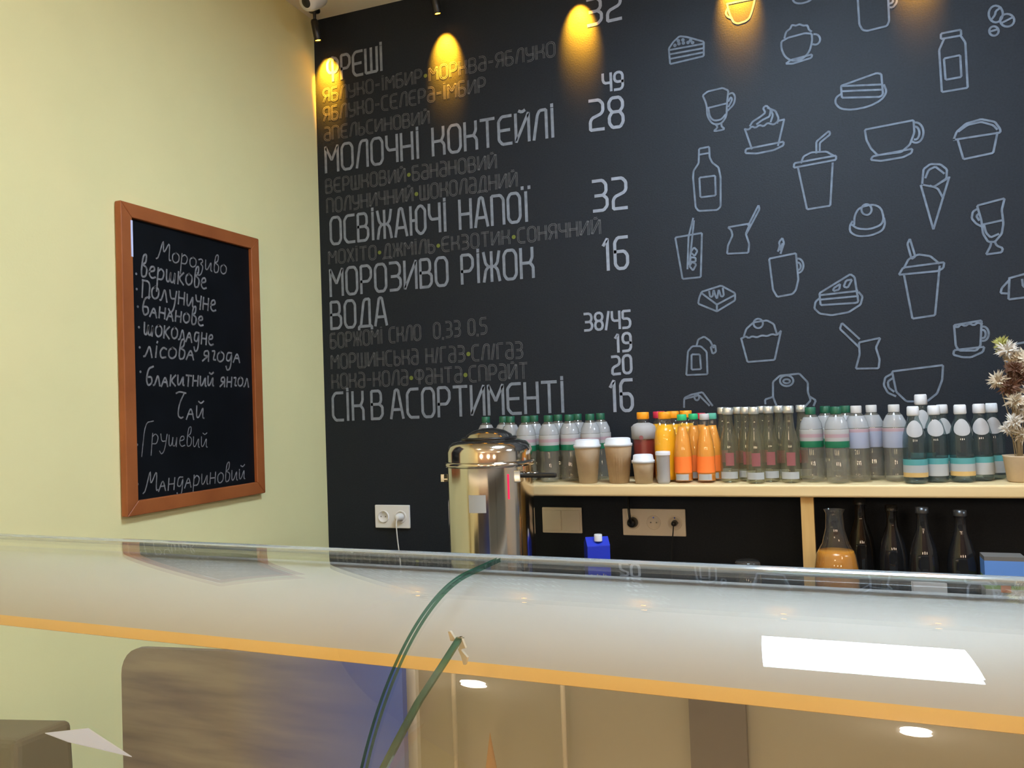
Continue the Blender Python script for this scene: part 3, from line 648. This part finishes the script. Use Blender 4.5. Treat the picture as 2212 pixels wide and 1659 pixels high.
def glass_slim():
    t = thing('glass_bottle', 'x', 'bottle', (0, 0, 0), 0, 'slim clear glass bottles with silver caps')
    pr = [(0, .003), (.020, 0), (.0265, .005), (.0275, .04), (.0265, .07), (.0275, .09), (.0235, .125), (.016, .155), (.0135, .175), (.0125, .195), (.0135, .199), (.0135, .203)]
    MB().lathe(pr, 'clear', 28).build('bottle_body', t)
    MB().lathe([(.0279, .012), (.0279, .032)], 'labs', 28, a0=-2.6, a1=-.6).build('foot_label', t)
    MB().lathe([(.0272, .050), (.0272, .062), (.0280, .088)], 'labm', 28, a0=-1.9, a1=-1.0).build('front_label', t)
    MB().lathe([(.0142, .200), (.0155, .203), (.0150, .219), (.0135, .221), (0, .221)], 'scap', 24).build('cap', t)
    return t
def soda_bottle(cap):
    t = thing('soda_bottle', 'x', 'bottle', (0, 0, 0), 0, 'orange soda bottles')
    pr = [(0, .003), (.020, 0), (.0265, .005), (.0275, .04), (.0262, .06), (.0275, .085), (.0230, .125), (.0155, .155), (.013, .172), (.0125, .188)]
    MB().lathe(pr, 'petc', 28).build('bottle_body', t)
    MB().lathe([(0, .004), (.0255, .006), (.0262, .04), (.0250, .06), (.0262, .085), (.0218, .125), (.0145, .155), (.012, .168), (0, .168)], 'soda', 28).build('drink', t)
    MB().lathe([(.0279, .030), (.0272, .06), (.0277, .078)], 'labo', 28, a0=-2.9, a1=-.3).build('front_label', t)
    MB().lathe([(.0279, .008), (.0281, .026)], 'labs', 28, a0=-2.4, a1=-.9).build('foot_label', t)
    MB().lathe([(.0138, .187), (.0146, .189), (.0144, .203), (.013, .205), (0, .205)], cap, 24).build('cap', t)
    return t
def juice(cap, red=False):
    t = thing('juice_bottle', 'x', 'bottle', (0, 0, 0), 0, 'plastic juice bottles')
    pr = [(0, .003), (.025, 0), (.033, .006), (.0345, .02), (.0345, .13), (.031, .155), (.022, .175), (.0165, .184), (.0165, .196)]
    MB().lathe(pr, 'petc', 28).build('bottle_body', t)
    MB().lathe([(0, .004), (.0325, .006), (.0335, .02), (.0335, .128), (.0300, .154), (.021, .173), (0, .173)], 'red' if red else 'oj', 28).build('drink', t)
    if red:
        MB().lathe([(.0352, .128), (.0385, .131), (.0385, .168), (.030, .176), (.019, .180)], 'lab', 28).build('sleeve_label', t)
        MB().lathe([(0, -.0395), (.007, -.0395)], 'labm', 16, (0, 0, .134), axis='y').build('emblem', t)
    MB().lathe([(.0185, .192), (.0195, .194), (.0195, .212), (.018, .214), (0, .214)], cap, 24).build('cap', t)
    return t
def borjomi(foot):
    t = thing('mineral_water_bottle', 'x', 'bottle', (0, 0, 0), 0, 'glass mineral water bottles with silver necks')
    pr = [(0, .003), (.024, 0), (.0295, .006), (.0300, .02), (.0300, .105), (.0285, .130), (.021, .158), (.0150, .172), (.0128, .184), (.0128, .190)]
    MB().lathe(pr, 'aqua', 28).build('bottle_body', t)
    MB().lathe([(.0306, .018), (.0306, .030), (.0306, .050), (.0306, .064), (.0303, .066)], ['laba' if foot else 'labs', 'labs', 'labt', 'labt'], 28).build('body_label', t)
    # round white paper label on the shoulder, bent round the glass
    mb = MB(); vs = []; fs = []
    def rad(z):
        for (r0, z0), (r1, z1) in zip(pr[:-1], pr[1:]):
            if z0 <= z <= z1: return r0+(r1-r0)*(z-z0)/(z1-z0)
        return .013
    nr, na = 4, 20
    for i in range(nr+1):
        for k in range(na):
            a = 2*math.pi*k/na; s = i/nr; z = .148+.023*s*math.sin(a); q = -math.pi/2+(.021*s*math.cos(a))/.024
            r = rad(z)+.0012; vs.append((r*math.cos(q), r*math.sin(q), z))
    for i in range(nr):
        fs += [(i*na+k, i*na+(k+1) % na, (i+1)*na+(k+1) % na, (i+1)*na+k) for k in range(na)]
    mb.add(vs, fs, 'lab', True).build('neck_label', t)
    MB().lathe([(.0140, .183), (.0158, .186), (.0150, .206), (.013, .209), (0, .209)], 'lid', 24).build('cap', t)
    return t

def place(maker, items, lab):
    """items: (photo column, depth, extra words); first one is the original, the rest copies"""
    src = maker() if callable(maker) else maker; n = len(items)
    for i, (px, Y, ex) in enumerate(items):
        loc = (xat(px, Y), Y, ZS+.0006); L = lab(i, n, ex)
        if i == 0: src.location = loc; src['label'] = L
        else: copy_thing(src, loc, L)
    return src
ORD = ['first', 'second', 'third', 'fourth', 'fifth', 'sixth', 'seventh', 'eighth', 'ninth', 'tenth', 'eleventh', 'twelfth', 'thirteenth']
g = [(1054, -.07, ''), (1092, -.101, ''), (1107, -.152, ''), (1140, -.195, ''), (1158, -.115, ''), (1189, -.196, ''), (1210, -.096, ''), (1234, -.158, ''), (1252, -.057, ''), (1279.2, -.149, ''), (1302, -.083, '')]
place(lambda: pet_small(False), g, lambda i, n, e: 'green-capped plastic water bottle '+('behind the steel boiler' if i == 0 else ORD[i-1]+' from the left between boiler and red juice'))
place(lambda: pet_small(False), [(1757, -.199, ''), (1789, -.063, ''), (1812, -.236, ''), (1832, -.104, '')], lambda i, n, e: 'green-capped water bottle, '+ORD[i]+' from the left of four beside the white-capped bottles')
place(lambda: pet_small(True), [(1856, -.195, ''), (1889, -.141, ''), (1938, -.19, '')], lambda i, n, e: 'white-capped plastic water bottle, lavender label, '+('leftmost', 'middle', 'rightmost')[i]+' of the three')
place(glass_slim, [(1566, -.071, ''), (1578, -.205, ''), (1600, -.102, ''), (1616, -.165, ''), (1634, -.234, ''), (1651, -.09, ''), (1666, -.19, ''), (1688, -.121, ''), (1709, -.22, ''), (1737, -.12, '')],
      lambda i, n, e: 'slim clear glass bottle with silver cap, '+ORD[i]+' from the left in its row')
place(lambda: juice('ocap', True), [(1394, -.11, '')], lambda i, n, e: 'orange-capped bottle of dark red juice with a wide white collar behind the short cup')
place(lambda: juice('ocap'), [(1441, -.177, ''), (1459, -.105, ''), (1487, -.038, '')], lambda i, n, e: 'orange-capped bottle of orange juice, '+('nearest the red juice', 'middle one of three', 'rightmost, behind the green-capped soda')[i])
place(lambda: juice('rcap'), [(1429, -.044, '')], lambda i, n, e: 'red-capped juice bottle peeping out behind the orange-capped ones')
place(lambda: soda_bottle('ggcap'), [(1478, -.21, ''), (1503, -.14, '')], lambda i, n, e: 'orange soda in a glass bottle with bright green cap, '+('front one on the left', 'rear one on the right')[i])
place(lambda: soda_bottle('wcap'), [(1527, -.211, '')], lambda i, n, e: 'orange soda bottle with white cap')
place(lambda: soda_bottle('rcap'), [(1520, -.077, '')], lambda i, n, e: 'orange soda bottle with bright red cap behind the white-capped one')
place(lambda: soda_bottle('tcap'), [(1543, -.153, '')], lambda i, n, e: 'orange soda bottle with teal cap at the right end of the orange drinks')
bj = place(lambda: borjomi(True), [(1979, -.241, ''), (2081, -.205, '')], lambda i, n, e: 'glass water bottle, round neck label, amber foot band, '+('next to the plastic bottles', 'alone mid-group')[i])
place(lambda: borjomi(False), [(2024, -.206, ''), (2042, -.091, ''), (2122, -.167, ''), (2149, -.116, '')], lambda i, n, e: 'glass water bottle, round neck label, grey foot band, '+('third cap from the left', 'fourth cap from the left', 'second cap from the dried flowers', 'nearest the dried flowers')[i])
# a taller one between the first two
tall = place(lambda: borjomi(False), [(1997, -.126, '')], lambda i, n, e: 'tallest glass mineral water bottle rising above its row, right of the plastic bottles')
tall.scale = (1.08, 1.08, 1.15)

# small clear plastic tub beside the short cup
t = thing('plastic_tub', 'frosted white plastic tub standing in front of the orange juice bottles', 'container', (xat(1434, -.24), -.24, ZS+.0005))
MB().lathe([(0, .001), (.017, 0), (.0195, .008), (.0205, .085), (.0215, .088)], 'water', 24).build('tub', t)
MB().lathe([(.0222, .085), (.0224, .094), (.021, .096), (0, .096)], 'lid', 24).build('lid', t)

# dried flowers in a kraft pot at the right end
fx = bw(2208, 1036, -.20).x
t = thing('flower_pot', 'kraft-coloured pot at the right end of the shelf', 'pot', (fx, -.20, ZS+.0005))
MB().lathe([(0, .001), (.030, 0), (.034, .004), (.042, .066), (.044, .07), (.040, .07), (.037, .064), (0, .062)], 'kraft2', 28).build('pot_body', t)
t = thing('dried_flowers', 'bunch of dried cream and brown flowers standing in the kraft pot', 'dried flowers', (fx, -.20, ZS+.066))
heads = MB(); st = MB(); br = MB()
rnd = random.Random(3)
def tuft(mb, c, r, mat, n=150):
    for _ in range(n):
        d = Vector((rnd.gauss(0, 1), rnd.gauss(0, 1), rnd.gauss(.2, 1))).normalized(); L = r*rnd.uniform(.5, 1)
        a = d.orthogonal().normalized()*r*.15; b = d.cross(a); c0 = Vector(c)
        mb.add([c0+d*L*.3+a, c0+d*L*.3-a, c0+d*L, c0+d*L*.4+b], [(0, 1, 2), (0, 3, 2), (1, 2, 3)], mat)
for c, r, m in (((-.030, 0, .300), .030, 'petal4'), ((-.022, -.01, .285), .034, 'petal3'), ((-.002, 0, .262), .034, 'petal'), ((-.045, -.01, .205), .034, 'petal'),
                ((-.020, -.01, .190), .040, 'petal2'), ((.004, .01, .215), .045, 'petal2'), ((-.012, -.02, .150), .034, 'petal'), ((.012, .0, .130), .035, 'petal3'),
                ((-.014, -.015, .095), .030, 'petal3'), ((-.026, -.0, .075), .026, 'petal3'), ((.004, 0, .060), .032, 'petal'), ((.03, 0, .25), .05, 'petal'), ((.04, 0, .16), .05, 'petal3'), ((-.008, -.02, .235), .03, 'petal2')):
    tuft(MB_ := MB(), c, r, m); MB_.build('flower_head', t)
    st.tube([(c[0]*.3, c[1]*.3, .0), (c[0]*.5, c[1]*.5, c[2]*.5), c], .0012, 'stem', 5)
st.build('stems', t)

# ------------------------------------------------------------------ stainless boiler on the worktop
ux, uy = bw(1060, 1050, -.47).x, -.47
t = thing('water_boiler', 'tall stainless steel water boiler with domed lid left of the drinks shelf', 'boiler', (ux, uy, .88))
ZB = .88
R = .127
MB().lathe([(0, .0), (R-.004, 0), (R, .006), (R, .10), (R, .448)], 'steel', 64).build('tank', t)
MB().lathe([(R, .448), (R+.006, .450), (R+.007, .456), (R+.006, .462), (R+.001, .464)], 'steel', 64).build('rim_band', t)
lid = MB().lathe([(R-.001, .464), (R-.001, .492), (R-.006, .508), (R-.018, .519), (R-.035, .524), (.075, .527), (.072, .530), (.066, .540), (.045, .552), (.02, .558), (0, .559)], 'steel', 64).build('lid', t)
MB().lathe([(.080, .5255), (.083, .529), (.080, .533), (.074, .531)], 'darkp', 40).build('lid_ring', lid)
h = MB().box((-R-.020, -.012, .405), (-R+.004, .012, .412), 'steel').box((-R-.030, -.012, .400), (-R-.018, .012, .424), 'steel').build('side_clip', t, bevel=.002)
MB().lathe([(0, 0), (.008, 0), (.008, .03), (0, .03)], 'steel', 16, (R+.002, -.03, .424), axis='x').build('handle_mount', t)
MB().box((R-.02, -.062, .417), (R+.095, -.046, .430), 'darkp').build('lid_handle', t, bevel=.005)
MB().box((R-.026, -.075, .405), (R-.006, -.045, .440), 'chrome').build('latch', t, bevel=.003)
def arcpatch(a0, a1, z0, z1, mat, r=R+.0008): return MB().lathe([(r, z0), (r, z1)], mat, 10, a0=a0, a1=a1)
arcpatch(-1.70, -1.30, .325, .375, 'labs').build('paper_label', t)
arcpatch(-.80, -.76, .36, .43, 'redrefl').build('red_reflection', t)  # reflection of a red light on the steel, painted as a glowing strip
MB().lathe([(0, 0), (.013, 0), (.013, .05), (.009, .06), (0, .06)], 'chrome', 16, (0, -R-.03, .05), axis='z').build('tap', t)

# ------------------------------------------------------------------ things on the back worktop
x = bw(1290, 1200, -.33).x
t = thing('milk_carton', 'blue and white milk carton with white screw cap on the worktop behind the glass', 'carton', (x, -.33, .8805), math.radians(24))
MB().box((-.034, -.034, 0), (.034, .034, .085), 'lab').box((-.034, -.034, .085), (.034, .034, .20), 'blue').build('carton_body', t, bevel=.002)
MB().add([(-.034,-.034,.20),(.034,-.034,.20),(.034,.034,.20),(-.034,.034,.20),(-.034,.0,.222),(.034,.0,.222)], [(0,1,5,4),(2,3,4,5),(0,4,3),(1,2,5)], 'blue').build('gable', t)
mbl = MB()
for k in range(9): mbl.box((-.026+k*.006, -.0346, .100+.004*(k % 2)), (-.0225+k*.006, -.0341, .118-.003*(k % 3)), 'lab')
mbl.build('print', t)
MB().lathe([(.012, 0), (.012, .018), (.011, .02), (0, .02)], 'lid', 20, (.002, -.018, .212)).build('cap', t)

def syrup(px, Y, h, label, r=.036):
    t = thing('dark_glass_bottle', label, 'bottle', (bw(px, 1200, Y).x, Y, .8805), 0, 'dark bottles on the worktop under the shelf')
    MB().lathe([(0, .003), (r*.85, 0), (r, .008), (r, h*.55), (r*.86, h*.66), (.015, h*.82), (.0135, h*.93), (.015, h*.94), (.015, h*.96)], 'darkglass', 28).build('bottle_body', t)
    MB().lathe([(.016, h*.95), (.016, h-.001), (0, h)], 'darkp', 20).build('cap', t)
syrup(1862, -.16, .32, 'dark glass bottle under the shelf just behind the amber jar')
syrup(1930, -.22, .31, 'dark glass bottle under the shelf, second from the amber jar')
syrup(1996, -.30, .315, 'dark glass bottle with a bright glint above the white paper stand')
syrup(2078, -.31, .31, 'dark glass bottle with a bright glint left of the blue and green box')
x = bw(1806, 1200, -.33).x
t = thing('carafe', 'round glass carafe half full of amber drink beside the shelf support', 'carafe', (x, -.33, .8805))
MB().lathe([(0, .003), (.040, 0), (.052, .012), (.057, .05), (.057, .15), (.050, .19), (.034, .22), (.024, .26), (.022, .30), (.027, .31)], 'jarg', 32).build('vessel', t)
MB().lathe([(0, .005), (.050, .013), (.055, .05), (.055, .15), (.0485, .187), (.045, .200), (0, .200)], 'syrup', 32).build('drink', t)
x = bw(2165, 1200, -.36).x
t = thing('printed_box', 'small box printed blue above green at the right end of the worktop', 'box', (x, -.36, .8805))
MB().box((-.045, -.03, 0), (.045, .03, .125), 'labs').box((-.045, -.03, .125), (.045, .03, .155), 'grass').box((-.045, -.03, .155), (.045, .03, .195), 'sky').box((-.045, -.03, .195), (.045, .03, .205), 'box').build('carton_body', t)
MB().box((-.012, -.0308, .118), (.010, -.0302, .148), 'pr').build('print', t)
x = bw(2005, 1270, -.40).x
t = thing('paper_stand', 'white paper holder seen through the rear glass edge below the dark bottles', 'paper holder', (x, -.42, .8805))
MB().box((-.038, -.02, 0), (.038, -.016, .145), 'lid').box((-.038, .016, 0), (.038, .02, .145), 'lid').box((-.038, -.016, .0), (.038, .016, .004), 'lid').box((-.036, -.0155, .004), (.036, .0155, .138), 'lab').build('holder', t)
x = bw(1615, 1225, -.36).x
t = thing('smoky_tumbler', 'upturned smoky tumbler on the worktop left of the shelf support', 'tumbler', (x, -.36, .8805))
MB().lathe([(.040, 0), (.034, .165), (.031, .17), (0, .17), (0, .166), (.030, .166), (.037, .002)], glass('smoky_plastic', (.5, .48, .46), .3, (.11, .10, .09)), 28).build('tumbler_body', t)

# ------------------------------------------------------------------ curved-glass display case
AZ = math.radians(-2.54)
Ux = Vector((math.cos(AZ), math.sin(AZ), 0)); Nx = Vector((-math.sin(AZ), math.cos(AZ), 0))
DO = .9
org = Vector((CAM.x, CAM.y, 0))+Nx*DO
case = thing('display_case', 'refrigerated display case with curved front glass and white top canopy', 'display case', org, AZ)
CD, CH, CR = .9936, 1.5-.2214-.3024, .3024            # arc centre (depth, height) and radius of the outer glass face
UL, UJ, UR = -1.735, -.497, 1.0
def gl(r, tail=True):
    pts = [(1.107-DO, CH+r), (1.05-DO, CH+r)]
    for k in range(0, 41):
        a = math.radians(78*k/40); pts.append((CD-r*math.sin(a)-DO, CH+r*math.cos(a)))
    a = math.radians(78); q = pts[-1]; pts.append((q[0]-.22*math.cos(a), q[1]-.22*math.sin(a)))
    return pts
outer, inner = gl(CR), gl(CR-.006)
MB().shell(inner, outer, UL+.008, UJ-.003, 'glass', 'gedge').build('front_glass', case)
MB().shell(inner, outer, UJ+.003, UR-.008, 'glass', 'gedge').build('front_glass', case)
# polished rear rim along the glass
MB().prism([(1.105-DO+.010*math.cos(a), CH+CR-.003+.0055*math.sin(a)) for a in [2*math.pi*k/14 for k in range(14)]], UL+.004, UR-.004, 'rim').build('rear_rim', case)
# canopy: white enamel sheet that follows the glass from inside, amber lip at its front edge
def cn(r, a0, a1, n, rear=False):
    pts = [(1.125-DO, CH+r), (1.05-DO, CH+r)] if rear else []
    for k in range(n+1):
        a = math.radians(a0+(a1-a0)*k/n); pts.append((CD-r*math.sin(a)-DO, CH+r*math.cos(a)))
    return pts
def cp(r, a0, a1, n, rear=False):
    pts = [(1.125-DO, 1.2536-.151+r)] if rear else []
    for k in range(n+1):
        a = math.radians(a0+(a1-a0)*k/n); pts.append((1.06-r*math.sin(a)-DO, 1.2536-.151+r*math.cos(a)))
    return pts
MB().shell(cp(.146, 0, 59.5, 24, True), cp(.151, 0, 59.5, 24, True), UL+.01, UR-.01, 'canopy', 'canopy').build('canopy', case)
MB().shell(cp(.1455, 59.5, 65.5, 4), cp(.1515, 59.5, 65.5, 4), UL+.01, UR-.01, 'amber', 'amber').build('canopy_lip', case)
MB().tube([(UL+.03, 1.02-DO, 1.205), (UR-.03, 1.02-DO, 1.205)], .008, 'tube', 10).build('light_tube', case)
# rear: sliding doors on the right, open on the left where the wall shows through
MB().box((-.637, 1.088-DO, .86), (-.205, 1.096-DO, 1.235), 'door').build('sliding_door', case)
MB().box((-.165, 1.088-DO, .86), (UR-.03, 1.096-DO, 1.235), 'door').build('sliding_door', case)
MB().box((-.222, 1.074-DO, .86), (-.150, 1.087-DO, 1.235), 'mull').build('door_mullion', case)
MB().box((-.655, 1.078-DO, .86), (-.634, 1.10-DO, 1.235), 'body').build('door_mullion', case)
for u in (-.565, -.395): MB().tube([(u, 1.07-DO, .87), (u, 1.07-DO, 1.232)], .0035, 'rod', 8).build('pull_rod', case)
MB().box((UL, 1.10-DO, 1.213), (UR, 1.125-DO, 1.244), 'body').build('rear_rail', case)
# inside partition of thick green-edged glass just right of the pane joint
ed = [(-.440, .294, 29), (-.446, .294, 37), (-.4585, .294, 46), (-.469, .294, 54), (-.482, .294, 62), (-.497, .294, 70), (-.512, .294, 78)]
vs = []
for u, r, a in ed:
    d_ = CD-r*math.sin(math.radians(a))-DO; z_ = CH+r*math.cos(math.radians(a))
    vs += [(u-.004, d_, z_), (u+.004, d_, z_), (u-.004, d_+.006, z_-.001), (u+.004, d_+.006, z_-.001), (u-.004, 1.06-DO, min(z_, 1.205)), (u+.004, 1.06-DO, min(z_, 1.205))]
n = len(ed); mb = MB()
for i in range(n-1):
    a, b = 6*i, 6*(i+1)
    mb.add([vs[j] for j in (a, a+1, b+1, b)], [(0, 1, 2, 3)], 'gedge')
    mb.add([vs[j] for j in (a, a+2, b+2, b)], [(0, 1, 2, 3)], 'gedge'); mb.add([vs[j] for j in (a+1, a+3, b+3, b+1)], [(0, 1, 2, 3)], 'gedge')
    if i >= 3:
        mb.add([vs[j] for j in (a+2, a+4, b+4, b+2)], [(0, 1, 2, 3)], 'glass'); mb.add([vs[j] for j in (a+3, a+5, b+5, b+3)], [(0, 1, 2, 3)], 'glass')
mb.build('partition_glass', case)
a = math.radians(29); mb = MB()
c = Vector((-.444, CD-.286*math.sin(a)-DO, CH+.286*math.cos(a)-.002))
zz = [(-.007, .016), (-.004, .004), (.006, .010), (.006, -.004), (.001, -.006), (.006, -.016), (.004, -.026)]
vs = []
for q, (du, dz) in enumerate(zz):
    w_ = .0015 if q % 2 == 0 else .004
    for o_ in (-w_, w_): vs += [c+Vector((du+o_, -dz*.35-.002, dz)), c+Vector((du+o_, -dz*.35+.002, dz))]
for q in range(len(zz)-1):
    b0, b1 = 4*q, 4*q+4
    mb.add([vs[k] for k in (b0, b0+1, b0+2, b0+3, b1, b1+1, b1+2, b1+3)], [(0,2,6,4),(1,5,7,3),(0,4,5,1),(2,3,7,6),(0,1,3,2),(4,6,7,5)], 'clip')
mb.build('glass_clip', case)
# end panels, floor and base
ep = [(1.12-DO, .80), (1.12-DO, CH+CR-.012)]+[(a_, b_) for a_, b_ in gl(CR-.008)[2:]]+[(.62-DO, .80)]
MB().prism(ep, UL, UL+.006, 'glass', 'glass').build('end_glass', case)
MB().prism(ep, UR-.006, UR, 'glass', 'glass').build('end_glass', case)
MB().box((UL, .62-DO, .06), (UR, 1.125-DO, .82), 'body').build('base_cabinet', case, bevel=.006)
MB().box((UL+.02, .66-DO, 0), (UR-.02, 1.09-DO, .06), 'darkp').build('plinth', case)
MB().box((UL+.02, .66-DO, .8202), (UR-.02, 1.07-DO, .832), 'steel').build('display_floor', case)

# things standing inside the case
def cw(u, d_, z): return org+Ux*u+Nx*(d_-DO)+Vector((0, 0, z))
def rounded(x0, x1, z0, z1, r):
    pts = []
    pts.append((x1, z1+.028))
    for cx, cz, a0 in ((x0+r, z1-r, 90),):
        for k in range(7):
            a = math.radians(a0+15*k); pts.append((cx+r*math.cos(a), cz+r*math.sin(a)))
    return pts+[(x0, z0), (x1, z0)]
m = bpy.data.materials.new('streaked_taupe_print'); m.use_nodes = True; nt = m.node_tree; bs = nt.nodes['Principled BSDF']; bs.inputs['Roughness'].default_value = .5
tc = N(nt, 'ShaderNodeTexCoord'); mp = N(nt, 'ShaderNodeMapping'); mp.inputs['Scale'].default_value = (1.6, 1, 16); mp.inputs['Rotation'].default_value = (0, .12, 0)
tx = N(nt, 'ShaderNodeTexNoise'); tx.inputs['Scale'].default_value = 2.2; tx.inputs['Detail'].default_value = 4
rp = N(nt, 'ShaderNodeValToRGB'); rp.color_ramp.elements[0].position = .3; rp.color_ramp.elements[0].color = (.11, .09, .14, 1); rp.color_ramp.elements[1].position = .7; rp.color_ramp.elements[1].color = (.27, .245, .24, 1)
sp = N(nt, 'ShaderNodeSeparateXYZ'); nt.links.new(tc.outputs['Object'], sp.inputs[0])
rx = N(nt, 'ShaderNodeValToRGB'); rx.color_ramp.elements[0].position = .0; rx.color_ramp.elements[0].color = (0, 0, 0, 1); rx.color_ramp.elements[1].position = 1; rx.color_ramp.elements[1].color = (1, 1, 1, 1)
ma = N(nt, 'ShaderNodeMath', operation='MULTIPLY_ADD'); ma.inputs[1].default_value = 3.2; ma.inputs[2].default_value = .12
nt.links.new(sp.outputs['X'], ma.inputs[0]); nt.links.new(ma.outputs[0], rx.inputs['Fac'])
mxn = N(nt, 'ShaderNodeMix', data_type='RGBA'); mxn.inputs[7].default_value = (.045, .11, .55, 1)
nt.links.new(tc.outputs['Object'], mp.inputs['Vector']); nt.links.new(mp.outputs['Vector'], tx.inputs['Vector']); nt.links.new(tx.outputs['Fac'], rp.inputs['Fac'])
nt.links.new(rx.outputs['Color'], mxn.inputs[0]); nt.links.new(rp.outputs['Color'], mxn.inputs[6]); nt.links.new(mxn.outputs[2], bs.inputs['Base Color'])
M['print'] = m
p = cw(-.93, 1.05, .8325)
o = thing('poster_board', 'large taupe and blue poster board with rounded corner inside the left half of the case', 'poster', p, AZ)
poly = rounded(-.28, .29, 0, .272, .05); n = len(poly)
MB().add([(x, 0, z) for x, z in poly]+[(x, .012, z) for x, z in poly], [tuple(range(n)), tuple(range(n, 2*n))[::-1]]+[(i, n+i, n+(i+1) % n, (i+1) % n) for i in range(n)], 'print').build('printed_sheet', o)
o = thing('grey_box', 'dark grey box at the left end inside the display case', 'box', cw(-1.30, .95, .8325), AZ)
MB().add([(-.20,-.045,0),(.05,-.07,0),(.06,.035,0),(-.20,.045,0),(-.20,-.045,.135),(.045,-.065,.165),(.05,.035,.165),(-.20,.045,.135)], [(0,3,2,1),(4,5,6,7),(0,1,5,4),(1,2,6,5),(2,3,7,6),(3,0,4,7)], 'box').build('box_body', o, bevel=.012)
o = thing('reflection_card', 'pale lilac pointed card on the grey box, standing in for a likely glass reflection', 'card', cw(-1.26, .93, .999), AZ)  # likely a light mirrored in the glass, put in as a lilac card
MB().add([(a-(-1.26), b-.93, z) for z in (0, .0012) for a, b in ((-1.232,.920),(-1.163,.907),(-1.017,.898),(-1.179,.957))], [(0,3,2,1),(4,5,6,7),(0,1,5,4),(1,2,6,5),(2,3,7,6),(3,0,4,7)], 'lilac').build('reflection_sheet', o)  # lilac paper colour stands in for the mirrored light
o = thing('tan_cone', 'slim tan pointed cone standing in the case right of the glass joint', 'cone', cw(-.442, .93, .8325), AZ)
MB().lathe([(0, 0), (.022, 0), (.021, .02), (.010, .20), (.0, .262)], 'tan', 24).build('cone_body', o)
